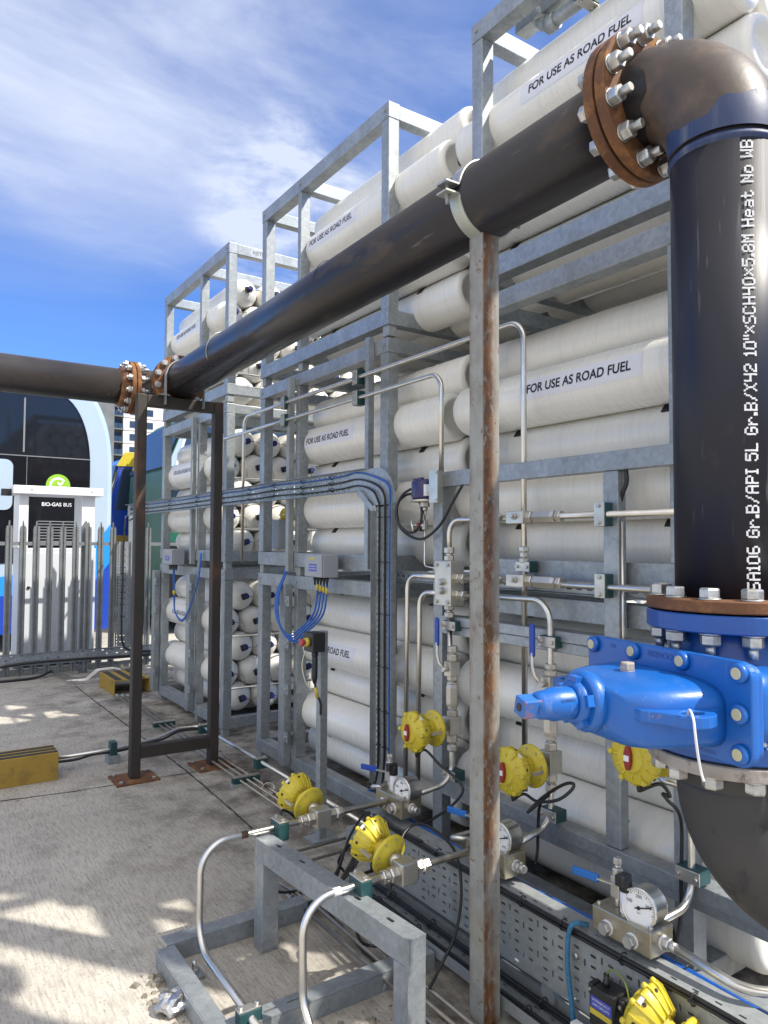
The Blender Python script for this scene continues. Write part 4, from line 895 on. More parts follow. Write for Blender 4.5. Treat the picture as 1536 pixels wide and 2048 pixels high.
for z, lab in ((zh1, 'clamp on the upper level tube at the slender upright'), (zh2, 'clamp on the lower level tube at the slender upright')):
    clamp((2.36, 1.925, z), (0, 1, 0), (-1, 0, 0), .055, .045, .095, lab)
tubeobj([(2.40, 1.865, 1.80), (2.40, 1.865, 1.40), (2.41, 1.865, .9)], .006, 'thin tube hugging the slender upright of the panel frame', .02)

# ------------------------------------------------------------------ valve columns
def zc(u, v): return PX(u, v, 2.36).z
def column(x, y, u, vs, label, handle):
    # vs: pixel rows of the joints down the column
    Z = [zc(u, v) for v in vs]; t = thing('valve_column', label, 'valve', (x, y, Z[-1]))
    ax = (0, 0, -1)
    fit(t, (x, y, Z[0]), ax, [(.046, (Z[0]-Z[1])*.45, 'h'), (.038, (Z[0]-Z[1])*.1, 'c'), (.048, (Z[0]-Z[1])*.45, 'h')])
    m = MB(); m.box((x-.034, y-.026, Z[2]), (x+.03, y+.026, Z[1])); m.build('ball_valve_body', inox_dull, t, bevel=.003)
    m = MB(); m.lathe([(.012, 0), (.012, .03)], (x-.034, y, (Z[1]+Z[2])/2), (-1, 0, 0), 14, True); m.hexa((x-.046, y, (Z[1]+Z[2])/2), (-1, 0, 0), .022, .010); m.build('stem_nut', zinc, t)
    if handle:
        m = MB(); hx = x-.062; m.add([], []); zm = (Z[1]+Z[2])/2
        m.tube([(hx+.01, y+.0, zm-.005), (hx, y+.030, zm+.03), (hx, y+.045, zm+.07), (hx, y+.047, zm+.13)], .009, 8, .03); hd = m.build('lever', inox_dull, t)
        m = MB(); m.prism(rrect(.014, zm+.11, zm+.255, .013), (hx-.006, y+.047, 0), (0, 1, 0), (0, 0, 1), (1, 0, 0), .013); m.build('sleeve', handleb, hd, bevel=.004)
    h = Z[2]-Z[3]
    fit(t, (x, y, Z[2]), ax, [(.046, h*.55, 'h'), (.036, h*.15, 'c'), (.046, h*.3, 'h')])
    m = MB(); nut(m, (x, y, Z[4]), (0, 0, 1), .054, Z[3]-Z[4]); m.build('check_valve_body', inox_dull, t)
    h = Z[4]-Z[5]
    fit(t, (x, y, Z[4]), ax, [(.042, h*.3, 'h'), (.036, h*.15, 'c'), (.048, h*.55, 'h')])
    m = MB(); m.box((x-.040, y-.034, Z[6]), (x+.034, y+.034, Z[5])); m.build('tee_body', inox_dull, t, bevel=.004)
    h = Z[6]-Z[7]
    fit(t, (x, y, Z[6]), ax, [(.048, h*.5, 'h'), (.036, h*.12, 'c'), (.044, h*.38, 'h')])
    return Vector((x, y, (Z[5]+Z[6])/2))
T1 = column(2.36, 2.87, 905, [1292, 1322, 1352, 1368, 1412, 1432, 1468, 1502], 'valve column with upright blue lever left of the rusty post', True)
T2 = column(2.36, 2.21, 1102, [1328, 1352, 1382, 1402, 1472, 1500, 1545, 1582], 'valve column with upright blue lever right of the rusty post, behind the blue valve stem', True)
for (x, y, u, v, lab) in ((2.36, 2.87, 905, 1251, 'teal clamp above the blue lever left of the rusty post'), (2.36, 2.87, 905, 1549, 'teal clamp below the yellow actuator left of the rusty post'), (2.36, 2.21, 1100, 1283, 'teal clamp above the blue lever right of the rusty post'), (2.36, 2.21, 1100, 1627, 'teal clamp below the yellow actuator right of the rusty post')):
    clamp((x, y, zc(u, v)), (0, 0, 1), (-1, 0, 0), .05, .045, .095, lab)
# third column, mostly behind the lower pipe bend
y3 = 1.555
tubeobj([(2.02, 1.56, .43), (2.36, y3, .45), (2.36, y3, .86), (2.31, y3+.12, .86), (2.45, y3+.10, .88)], RT, 'tube beside the lower pipe bend curving down to the near gauge block', .085)
clamp((2.36, y3, PX(1386, 1750, 2.36).z), (0, 0, 1), (-1, 0, 0), .05, .045, .095, 'teal clamp beside the lower pipe bend')

# ------------------------------------------------------------------ yellow actuators
def actuator(p, axis, label, indicator=True, fins=12, back=False, up=None, sc=1.0):
    ax = Vector(axis).normalized(); p = Vector(p); t = thing('actuator', label, 'actuator', p, 0, 'yellow finned valve actuators')
    x, y, a = frame(ax, up)
    s = sc
    m = MB(); m.lathe([(.028*s, .02*s), (.028*s, .07*s)], p, ax, 20, True); m.build('coupling', inox_dull, t)
    m = MB(); m.lathe([(.030*s, .060*s), (.055*s, .064*s), (.060*s, .072*s), (.084*s, .074*s), (.088*s, .078*s), (.088*s, .088*s), (.084*s, .093*s), (.062*s, .096*s), (.058*s, .104*s), (.040*s, .110*s)], p, ax, 40, True); fl = m.build('diaphragm_flange', yellow, t)
    for k in range(8):
        g = 2*PI*k/8+.2; q = p+(x*math.cos(g)+y*math.sin(g))*(.073*s); m = MB(); m.hexa(q+a*(.074*s), -a, .008*s, .004*s); m.hexa(q+a*(.093*s), a, .008*s, .004*s); m.build('bolt', galv_dull, fl)
    m = MB(); m.lathe([(.040*s, .104*s), (.036*s, .118*s), (.040*s, .142*s)], p, ax, 28, True, cap0=False, cap1=False); m.build('neck', yellow, t)
    m = MB(); m.lathe([(.044*s, .140*s), (.060*s, .142*s), (.084*s, .176*s), (.094*s, .205*s), (.095*s, .214*s), (.085*s, .222*s), (.060*s, .226*s), (.050*s, .232*s), (.048*s, .240*s)], p, ax, 48, True)
    for k in range(fins):
        g = 2*PI*k/fins; rd = x*math.cos(g)+y*math.sin(g); tg = a.cross(rd)
        m.prism([(.048*s, .138*s), (.066*s, .138*s), (.099*s, .198*s), (.099*s, .216*s), (.070*s, .230*s), (.055*s, .226*s)], p-tg*.0028*s, rd, a, tg, .0056*s)
        if k % 2 == 0: m.lathe([(.010*s, 0), (.010*s, .012*s), (.006*s, .016*s)], p+rd*.089*s+a*.216*s, a, 10, True)
    hd = m.build('finned_head', yellow, t)
    for k in range(0, fins, 2):
        g = 2*PI*k/fins+PI/fins; rd = x*math.cos(g)+y*math.sin(g); m = MB(); m.hexa(p+rd*.088*s+a*.196*s, (rd*.6+a*-.5), .011*s, .006*s); m.build('bolt', rust_dark, hd)
    m = MB(); m.obox(p+x*.082*s+a*.135*s, x, y, a, .018*s, .012*s, .06*s); m.build('pilot_block', inox_dull, t)
    if indicator:
        m = MB(); m.prism([(-.006*s, -.040*s), (.006*s, -.040*s), (.014*s, -.014*s), (.014*s, .014*s), (.006*s, .040*s), (-.006*s, .040*s), (-.014*s, .014*s), (-.014*s, -.014*s)], p+a*.240*s, x, y, a, .014*s); rd_ = m.build('indicator', red, t, bevel=.002)
        m = MB(); m.obox(p+a*.256*s, x, y, a, .019*s, .019*s, .004*s); m.build('square_cap', white_v, rd_)
    for g in (.9, 2.6, 4.4):
        rd = x*math.cos(g)+y*math.sin(g); q = p+rd*.100*s+a*.207*s; tg = a.cross(rd); m = MB(); m.obox(p+rd*.0945*s+a*.206*s, tg, a, rd, .022*s, .012*s, .003*s); m.build('sticker', wlabel, t)
    q = p-Vector((0, 0, 1))*.09*s+a*.185*s; m = MB(); m.lathe([(.010*s, 0), (.010*s, .02*s), (.006*s, .034*s)], q, (-.1, 0, -1), 12, True); m.build('cable_gland', rust_dark, t)
    return q-Vector((0, 0, .03))
q1 = actuator((T1.x-.035, T1.y, T1.z), (-1, 0.0, 0), 'yellow actuator with red indicator left of the rusty post, on an upright tube')
q2 = actuator((T2.x-.035, T2.y, T2.z), (-1, 0.0, 0), 'yellow actuator with red indicator right of the rusty post, on an upright tube')
T3 = Vector((2.36, 1.60, .99)); q3 = actuator((T3.x-.035, T3.y, T3.z), (-1, 0, 0), 'yellow actuator half hidden below the blue gate valve')

# ------------------------------------------------------------------ gauge blocks on the tray
def dial_gauge(c, axis, label, r=.060):
    a = Vector(axis).normalized(); c = Vector(c); t = thing('pressure_gauge', label, 'gauge', c, 0, 'round steel pressure gauges')
    x, y, _ = frame(a); x, y = x, y
    m = MB(); m.lathe([(r*.35, -.078), (r*.96, -.070), (r, -.064), (r, .0), (r*1.04, .002), (r*1.05, .010), (r*.98, .013), (r*.93, .011)], c, a, 40, True, cap1=False); m.build('case', inox, t)
    m = MB(); m.lathe([(r*.93, .006), (r*.93, .0075)], c, a, 40, False); fc = m.build('dial', dial, t)
    o = c+a*.009; ex = y.cross(a) if False else None
    rt = a.cross(Vector((0, 0, 1))).normalized()*-1; up = Vector((0, 0, 1))
    m = MB()
    for k in range(33):
        g = R(225-270*k/32); d = rt*math.cos(g)+up*math.sin(g); ln = .13 if k % 4 == 0 else .07; m.bar(o+d*r*.88, o+d*r*(.88-ln), .0012 if k % 4 else .002, .0004, a)
    m.build('scale_marks', ink, fc)
    for k, s_ in enumerate(('0', '100', '200', '300', '400')):
        g = R(225-270*k/4); d = rt*math.cos(g)+up*math.sin(g); flat_text(s_, .0145, o+d*r*.60, rt, up, ink, fc, 'numeral')
    flat_text('bar', .010, o-up*r*.25+rt*.001, rt, up, ink, fc, 'numeral')
    g = R(18); d = rt*math.cos(g)+up*math.sin(g); m = MB(); m.bar(o-d*r*.25+a*.001, o+d*r*.80+a*.001, .0035, .001, a); m.lathe([(.006, 0), (.006, .003)], o, a, 14, True); m.build('needle', ink, t)
    m = MB(); m.lathe([(.016, r*.95), (.016, r+.035)], c-a*.03, (0, 0, -1), 12, True); m.hexa(c-a*.03-Vector((0, 0, r+.012)), (0, 0, -1), .026, .02); m.build('stem', inox_dull, t)
    return t
def gauge_block(x0, y0, y1, zl, zh, label, depth=.115, extra=True):
    t = thing('gauge_block', label, 'manifold', ((x0*2+depth)/2, (y0+y1)/2, zl), 0, 'machined gauge blocks above the slotted tray')
    m = MB(); m.box((x0, y0, zl), (x0+depth, y1, zh)); m.build('block', pbr('tinted_machined_steel_%d' % len(MATS), (.50, .46, .36), (.34, .30, .22), rough=.36, metal=.9, scale=9, patch=(.30, .24, .15), pscale=12, plo=.5, phi=.75), t, bevel=.004)
    zm = (zl+zh)/2
    for yy in (y0+(y1-y0)*.30, y0+(y1-y0)*.72):
        m = MB(); m.lathe([(.024, 0), (.024, .005)], (x0, yy, zm-.01), (-1, 0, 0), 18, True); m.build('washer', white_v, t)
        m = MB(); m.hexa((x0-.005, yy, zm-.01), (-1, 0, 0), .038, .022); m.build('plug', zinc, t)
    m = MB(); m.lathe([(.022, 0), (.022, .006)], (x0+depth/2, y0, zm), (0, -1, 0), 18, True); m.build('washer', white_v, t)
    m = MB(); m.hexa((x0+depth/2, y0-.006, zm), (0, -1, 0), .036, .022); m.lathe([(.015, .02), (.015, .05)], (x0+depth/2, y0, zm), (0, -1, 0), 14, True); m.build('plug', zinc, t)
    for yy in (y0+.015, y1-.015):
        m = MB(); m.hexa((x0+.02, yy, zh), (0, 0, 1), .014, .009); m.build('bolt', zinc, t)
    return t
def bleed_valve(p, label, hmat, hdir, n=0):
    p = Vector(p); t = thing('bleed_valve', label, 'valve', p, 0, 'small valves beside the gauges')
    m = MB(); m.box(p+Vector((-.018, -.018, .03)), p+Vector((.018, .018, .10))); m.lathe([(.012, 0), (.012, .03)], p, (0, 0, 1), 12, True); m.build('valve_body', inox_dull, t, bevel=.003)
    fit(t, p+Vector((0, 0, .10)), (0, 0, 1), [(.032, .026, 'h'), (.022, .012, 'c'), (.026, .022, 'h')])
    hd = Vector(hdir).normalized(); q = p+Vector((-.02, 0, .078)); sd = hd.cross(Vector((0, 0, 1))).normalized()
    m = MB(); m.bar(q, q+hd*.06, .016, .005); lv = m.build('lever', inox_dull, t)
    m = MB(); m.obox(q+hd*.105, hd, sd, Vector((0, 0, 1)), .10, .014, .026); m.build('sleeve', hmat, lv, bevel=.004)
    return t
def transducer(p, label):
    p = Vector(p); t = thing('pressure_sensor', label, 'sensor', p, 0, 'small sensors beside the gauges')
    m = MB(); m.lathe([(.016, 0), (.019, .01), (.019, .075), (.016, .078)], p, (0, 0, 1), 18, True); bd = m.build('sensor_body', wlabel, t)
    m = MB(); m.lathe([(.020, .008), (.020, .014)], p, (0, 0, 1), 18, True); m.build('ring', inox, bd)
    m = MB(); m.lathe([(.019, .078), (.021, .082), (.021, .12), (.012, .128)], p, (0, 0, 1), 16, True); m.obox(p+Vector((-.012, 0, .118)), (1, 0, 0), (0, 1, 0), (0, 0, 1), .05, .03, .035); m.build('plug', blk, t, bevel=.003)
    return t
# left gauge block (meets the far stand pipe), middle one (near stand pipe), right one
gb = [(2.0, 2.80, 3.02, .425, .515, 'gauge block at the end of the stand pipe behind the left gauge'), (2.0, 2.115, 2.345, .41, .50, 'gauge block half hidden behind the rusty post'),
      (2.0, PX(1302, 1890, 2.0).y, PX(1184, 1830, 2.0).y, PX(1302, 1921, 2.0).z, PX(1302, 1868, 2.0).z, 'gauge block in the lower right with a level pipe leaving it')]
for a in gb: gauge_block(*a)
zt3 = gb[2][4]; ym3 = (gb[2][1]+gb[2][2])/2
dial_gauge(PX(806, 1581, 2.04), (-1, -.10, .05), 'left pressure gauge, above the far stand pipe')
dial_gauge(PX(1001, 1676, 2.04), (-1, -.10, .05), 'middle pressure gauge, cut off by the rusty post')
dial_gauge(PX(1280, 1815, 2.03), (-1, -.12, .08), 'near pressure gauge in the lower right, pointer past 250')
bleed_valve((2.06, 2.985, .515), 'small bleed valve with dark blue lever left of the left gauge', handleb, (-.35, .94, 0))
bleed_valve((2.06, 2.315, .50), 'small bleed valve with light blue lever peeping out left of the rusty post', handle2, (-.25, .97, 0))
bleed_valve((2.06, gb[2][2]-.06, zt3), 'small bleed valve with light blue lever left of the near gauge', handle2, (-.2, .98, 0))
transducer((2.04, 2.925, .515), 'small black-capped sensor between lever and left gauge')
transducer((2.03, gb[2][2]-.115, zt3), 'black-capped sensor between lever and near gauge')
tubeobj([(2.06, gb[2][1]-.02, (gb[2][3]+zt3)/2), (2.06, 1.20, .435), (2.24, 1.02, .435), (2.5, .95, .435)], .0150, 'level stainless pipe leaving the near gauge block towards the right', .12)
tubeobj([(2.07, 3.02, .50), (2.03, 3.08, .50), (2.05, 3.14, .47), (2.20, 3.14, .47)], .011, 'small looped tube behind the left lever valve', .05)
tubeobj([(2.06, 2.36, .47), (2.0, 2.43, .47), (2.03, 2.47, .45), (2.2, 2.47, .45)], .011, 'small looped tube behind the rusty post at knee height', .05)

# ------------------------------------------------------------------ pressure transmitter with its cable
pt = PX(850, 976, 2.36)
t = thing('pressure_transmitter', 'indigo pressure transmitter on a bracket left of the rusty post', 'transmitter', pt)
m = MB(); m.lathe([(.062, -.062), (.072, -.055), (.072, .030), (.062, .040), (.062, .043)], pt, (0, 0, 1), 32, True)
for k in range(4):
    g = PI/2*k+.5; m.lathe([(.016, .03), (.016, .052)], pt+Vector((.052*math.cos(g), .052*math.sin(g), 0)), (0, 0, 1), 12, True)
m.build('housing', indigo, t, bevel=.002)
m = MB(); m.lathe([(.076, -.076), (.076, -.063)], pt, (0, 0, 1), 32, True); m.build('base_ring', inox_dull, t)
vs = []; m = MB()
for k in range(9):
    a = math.atan2(-pt.y, -pt.x)-.1+1.25*k/8; vs += [pt+Vector((.0727*math.cos(a), .0727*math.sin(a), .014)), pt+Vector((.0727*math.cos(a), .0727*math.sin(a), -.046))]
m.add(vs, [(2*k, 2*k+1, 2*k+3, 2*k+2) for k in range(8)]); m.build('sticker', wlabel, t, fix=False)
fit(t, pt+Vector((0, 0, -.076)), (0, 0, -1), [(.044, .026, 'h'), (.030, .02, 'c'), (.018, .02, 'h')])
yb_ = pt.y-.105; m = MB(); m.box((2.318, yb_-.055, pt.z-.085), (2.322, yb_+.015, pt.z+.085)); m.box((2.322, yb_-.020, pt.z-.085), (2.385, yb_-.016, pt.z+.085)); m.box((2.322, yb_+.012, pt.z-.03), (2.36, yb_+.04, pt.z+.01)); m.build('bracket', inox_dull, t)
for zz_ in (-.07, .07):
    m = MB(); m.hexa((2.318, yb_-.045, pt.z+zz_), (-1, 0, 0), .012, .006); m.build('bolt', zinc, t)
zb = PX(852, 1050, 2.36).z
tubeobj([pt+Vector((0, 0, -.12)), (2.36, pt.y+.002, PX(852, 1132, 2.36).z), (2.34, 2.92, PX(852, 1138, 2.36).z)], .0045, 'thin sensing line from the transmitter down to the manifold block', .02)
t = thing('needle_valve', 'small needle valve with red collar and T handle under the transmitter', 'valve', (2.36, pt.y, zb))
m = MB(); m.obox((2.36, pt.y, zb), (1, 0, 0), (0, 1, 0), (0, 0, 1), .024, .024, .05); m.lathe([(.010, 0), (.010, .05)], (2.36, pt.y, zb), (-.5, .86, 0), 12, True); m.build('valve_body', inox_dull, t, bevel=.002)
m = MB(); m.lathe([(.012, .03), (.012, .045)], (2.36, pt.y, zb), (-.5, .86, 0), 12, True); m.build('collar', red, t)
m = MB(); e = Vector((2.36, pt.y, zb))+Vector((-.5, .86, 0))*.075; m.cyl(e+Vector((0, .012, .034)), e-Vector((0, .012, .034)), .006, None, 10); m.cyl((2.36, pt.y, zb), e, .005, None, 8); m.build('handle', inox, t)
def cable(pts, r, label, mat=cablek, group=None, name='cable'):
    m = MB(); m.curve(pts, r, 8, 8); return tag(m.build(name, mat), label, 'cable', group)
cc = PX(835, 1032, 2.36)
def lp(u, v, x=2.36): return PX(u, v, x)
cable([lp(822, 978, 2.36), lp(805, 990, 2.34), lp(794, 1015, 2.33), lp(797, 1045, 2.33), lp(815, 1064, 2.33), lp(834, 1060, 2.34), lp(843, 1035, 2.34), lp(840, 1005, 2.35), lp(822, 988, 2.36), lp(800, 1000, 2.355), lp(792, 1030, 2.35), lp(803, 1058, 2.35), lp(826, 1075, 2.35), lp(850, 1076, 2.35), lp(880, 1050, 2.355), lp(905, 1005, 2.36), lp(925, 970, 2.38)], .0075, 'coiled black cable hanging from the indigo transmitter')
cable([lp(1252, 940, 2.40), lp(1253, 965, 2.40), lp(1243, 995, 2.41), lp(1238, 1030, 2.42)], .009, 'short black cable tucked behind the slender upright')
cable([lp(1236, 1120, 2.43), lp(1239, 1200, 2.44), lp(1238, 1260, 2.45)], .008, 'black cable running down behind the slender upright')
cable([lp(1240, 1560, 2.45), lp(1242, 1600, 2.45), lp(1255, 1645, 2.46)], .009, 'black cable behind the foot of the slender upright')
# cables of the yellow actuators
def P_(u, v, x): return PX(u, v, x)
cable([q1, P_(850, 1500, 2.16), P_(880, 1530, 2.20), P_(910, 1555, 2.24), P_(926, 1580, 2.24), P_(905, 1610, 2.20), P_(870, 1635, 2.15), P_(845, 1650, 2.12)], .0065, 'black cable sagging from the actuator left of the rusty post')
cable([q2, P_(1048, 1588, 2.18), P_(1075, 1603, 2.2), P_(1115, 1600, 2.22), P_(1143, 1580, 2.25), P_(1146, 1567, 2.26), P_(1125, 1570, 2.26), P_(1085, 1595, 2.24), P_(1055, 1625, 2.2), P_(1080, 1605, 2.24), P_(1098, 1590, 2.27), P_(1080, 1610, 2.27), P_(1076, 1660, 2.3), P_(1075, 1700, 2.3), P_(1070, 1730, 2.25)], .0065, 'looped black cable of the actuator right of the rusty post')
cable([q3, P_(1320, 1568, 2.15), P_(1340, 1592, 2.2), P_(1326, 1588, 2.2), P_(1335, 1600, 2.25), P_(1362, 1640, 2.36), P_(1362, 1760, 2.36), P_(1362, 1830, 2.36), P_(1350, 1900, 2.3)], .0065, 'black cable dropping behind the lower pipe bend')

# ------------------------------------------------------------------ perforated cable trays
def slots_big(i, j):
    k = i % 4
    if k in (0, 2): return (.0125, .0052) if j % 1 == 0 and not (k == 2 and j == 0) else None
    return (.0045, .0125) if j in ((1, 4) if k == 1 else (2, 5)) else None
XTR = 1.985
yA, yB = 3.06, .55
t = thing('slotted_tray', 'wide upright slotted galvanised cable tray standing on edge in the lower right', 'cable tray', (XTR, yA, .1))
nx = int((yA-yB)/.036)
zt1 = PX(993, 1767, XTR).z; zt0 = zt1-.262
m = MB(); slab_holes(m, (XTR, yA, zt0+.006), (0, -1, 0), (0, 0, 1), nx, 7, .036, (zt1-zt0-.012)/7, slots_big); m.build('tray_face', galv_dull, t, solid=.0025)
m = MB(); slab_holes(m, (XTR+.002, yA, zt1), (0, -1, 0), (1, 0, 0), nx, 2, .036, .042, lambda i, j: (.012, .0045) if j == 0 and i % 2 == 0 else None); m.build('tray_top_flange', galv_dull, t, solid=.0025)
m = MB(); m.box((XTR+.086, yB, zt1-.02), (XTR+.089, yA, zt1+.001)); m.box((XTR+.0, yB, zt0), (XTR+.06, yA, zt0+.003)); m.build('tray_edge', galv_dull, t)
for yy in (2.6, 1.75, .95):
    m = MB(); m.lathe([(.013, 0), (.012, .003), (.006, .006)], (XTR-.002, yy, zt0+.17), (-1, 0, 0), 16, True); m.build('bolt', zinc, t)
for yy in (2.98, 1.9, .8):
    m = MB(); m.box((XTR+.02, yy-.03, 0), (XTR+.08, yy+.03, zt0)); m.build('leg', galv_dull, t)
m = MB(); m.box((2.10, yB, .0), (2.18, 2.95, .10)); tag(m.build('ground_beam', galv_dull), 'low galvanised beam lying behind the upright slotted tray', 'beam')
# cable run tied along the top edge of the upright tray
def bundle(ptsf, n, r, spread, mat, label, ties, tie_r, seed=1, group=None):
    rnd = random.Random(seed); t = thing('cable_bundle', label, 'cable', ptsf[0], 0, group)
    for k in range(n):
        a = 2*PI*k/n; off = Vector((0, 0, 0))
        P = []
        for p in ptsf: P.append(Vector(p)+Vector((rnd.uniform(-1, 1)*.15*spread+spread*math.cos(a)*.6, 0, spread*math.sin(a)*.6+rnd.uniform(-1, 1)*.15*spread)))
        m = MB(); m.curve(P, r, 7, 6); m.build('cable', mat, t)
    for p, d in ties:
        m = MB(); x, y, a = frame(d); m.sweep([Vector(p)+x*(tie_r*math.cos(2*PI*q/12))+y*(tie_r*math.sin(2*PI*q/12)) for q in range(13)], .0025, 5); m.bar(Vector(p)+x*tie_r, Vector(p)+x*(tie_r+.012)+y*.006, .006, .005); m.build('cable_tie', blk, t)
    return t
yl = [3.0, 2.8, 2.55, 2.3, 2.05, 1.8, 1.55, 1.3, 1.05, .8, .6]
bundle([(XTR-.006+random.uniform(-.004, .004), y, zt1-.008+random.uniform(-.008, .006)) for y in yl], 3, .0065, .011, cablek, 'black cables tied along the top edge of the upright slotted tray', [((XTR-.004, y, zt1-.008), (0, 1, 0)) for y in (2.75, 2.5, 2.27, 2.0, 1.8, 1.55, 1.3, 1.05)], .019, 4)
bundle([(XTR+.115, y, zt1-.02+.01*math.sin(y*5)) for y in (2.9, 2.4, 2.0, 1.6, 1.2, .8)], 2, .008, .012, cableb, 'blue cables lying behind the top of the upright slotted tray', [((XTR+.115, y, zt1-.015), (0, 1, 0)) for y in (2.2, 1.4)], .02, 5)
cable([(XTR+.0, 2.62, zt1+.0), (XTR-.05, 2.75, zt1+.03), (1.90, 2.86, .44), (1.83, 2.95, .32), (1.78, 3.0, .22), (1.86, 3.05, .12)], .0065, 'black cable drooping from the tray end under the far stand pipe')
cable([(1.60, 2.33, .37), (1.66, 2.36, .45), (1.74, 2.42, .545), (1.84, 2.42, .56), (1.93, 2.34, .47), (1.93, 2.29, .33), (1.86, 2.24, .20), (1.76, 2.22, .10), (1.70, 2.2, .06)], .006, 'black cable looping high over the near stand pipe and down to the floor tray')
cable([(1.96, 2.28, .49), (1.99, 2.2, .475), (XTR-.004, 2.12, zt1+.01)], .006, 'short black cable from the near stand pipe to the tray edge')
# long tray lying on the ground with bundles of black cables
t = thing('floor_tray', 'cable tray lying on the ground beside the upright tray', 'cable tray', (1.95, 3.0, 0))
xl, xr = 1.868, 2.028
def sl(i, j): return (.011, .005) if (i+j) % 2 == 0 else None
m = MB(); slab_holes(m, (xl, 3.06, .045), (0, -1, 0), (1, 0, 0), 62, 4, .040, (xr-xl)/4, sl); m.build('tray_face', galv, t, solid=.0025)
m = MB(); m.box((xl-.003, .58, .043), (xl, 3.06, .085)); m.box((xr, .58, .043), (xr+.003, 3.06, .085)); m.box((xr-.012, .58, .085), (xr+.003, 3.06, .088)); m.build('tray_edge', galv_dull, t)
for yy in (2.8, 2.0, 1.2):
    m = MB(); m.box((xl, yy-.02, 0), (xr, yy+.02, .042)); m.build('foot', galv_dull, t)
for yy in (1.62, 1.70, 1.78):
    for xx in (xl+.03, xr-.03):
        m = MB(); m.lathe([(.008, 0), (.006, .004)], (xx, yy, .047), (0, 0, 1), 10, True); m.build('bolt', zinc, t)
for xx, n_, sd_, nm in ((1.905, 4, 11, 'left'), (1.985, 3, 12, 'right')):
    bundle([(xx+random.uniform(-.004, .004), y, .064) for y in (3.05, 2.8, 2.5, 2.2, 1.9, 1.6, 1.3, 1.0, .7)], n_, .0065, .012, cablek, '%s bundle of black cables on the floor tray' % nm, [((xx, y, .064), (0, 1, 0)) for y in (2.85, 2.55, 2.2, 1.9, 1.6, 1.3, 1.0)], .020, sd_)
# tray that crosses the front of the racks and drops down the near post
XTY = 2.335
t = thing('overhead_tray', 'perforated cable tray crossing the racks at head height and turning down', 'cable tray', (XTY, 3.7, 1.3))
zta, ztb = 2.025, 2.155
yR = 3.69
def sm(i, j): return (.010, .0045) if (i+j) % 2 == 0 else (.0045, .009) if i % 3 == 0 else None
LEN = 9.05-yR-.09
nn = int(LEN/.034)
m = MB(); slab_holes(m, (XTY+.035, yR+.09+nn*.034, zta), (0, -1, 0), (0, 0, 1), nn, 4, .034, (ztb-zta)/4, sm); m.build('tray_face', galv, t, solid=.002)
m = MB(); m.box((XTY, yR+.0, ztb), (XTY+.036, yR+.09+nn*.034, ztb+.003)); m.box((XTY, yR+.09, zta-.003), (XTY+.036, yR+.09+nn*.034, zta)); m.build('tray_edge', galv, t)
YV0, YV1 = 3.590, 3.386
m = MB(); slab_holes(m, (XTY+.035, YV0, .30), (0, -1, 0), (0, 0, 1), 6, 46, .034, .0355, lambda i, j: (.0045, .0105) if i in (0, 2, 3, 5) else ((.009, .004) if j % 2 else None)); m.build('tray_face', galv, t, solid=.002)
m = MB(); m.box((XTY, YV1-.003, .30), (XTY+.036, YV1, 1.94)); m.box((XTY, YV0, .30), (XTY+.036, YV0+.003, 1.90)); m.build('tray_edge', galv, t)
m = MB(); arc = [(yR+.09, ztb)]+[(YV0-.01-(YV0-.01-YV1)*math.sin(PI/2*k/10), 1.93+(ztb-1.93)*math.cos(PI/2*k/10)) for k in range(11)]+[(YV0, 1.92), (yR+.06, zta), (yR+.09, zta)]
m.prism([(-a, b) for a, b in arc], (XTY+.034, 0, 0), (0, -1, 0), (0, 0, 1), (1, 0, 0), .002); m.build('bend_plate', galv, t)
m = MB(); m.bar((XTY+.018, yR+.08, zta), (XTY+.018, YV0, 1.90), .034, .004, (1, 0, 0)); m.build('brace', galv, t)
for zz_, yo_, mt, rr_, lab, sd_ in ((2.132, 3.425, cableb, .0055, 'blue cables tied along the top of the overhead tray and down', 21), (2.092, 3.475, cablek, .0060, 'upper black cables along the overhead tray and down beside the post', 22), (2.052, 3.535, cablek, .0060, 'lower black cables along the overhead tray and down beside the post', 23)):
    pts = [(XTY+.026, y, zz_+.005*math.sin(y*7)+.003*math.sin(y*17)) for y in (8.9, 8.0, 7.0, 6.0, 5.4, 4.9, 4.4, 4.0, 3.78)]+[(XTY+.022, yo_+(3.70-yo_)*.45, zz_-.025-.10*(3.6-yo_)), (XTY+.022, yo_+.012, zz_-.10), (XTY+.022, yo_, 1.90)]+[(XTY+.022, yo_, z) for z in (1.6, 1.2, .8, .45)]+[(XTY-.02, yo_-.02, .33), (2.14, 3.30, .40+.02*sd_-.42)]
    bundle(pts, 2, rr_*.8, .005, mt, lab, [((XTY+.026, y, zz_), (0, 1, 0)) for y in (8.2, 7.4, 6.6, 6.0, 5.4, 4.95, 4.5, 4.1)]+[((XTY+.022, yo_, z), (0, 0, 1)) for z in (1.86, 1.6, 1.3, 1.0, .75, .55)], .013, sd_)

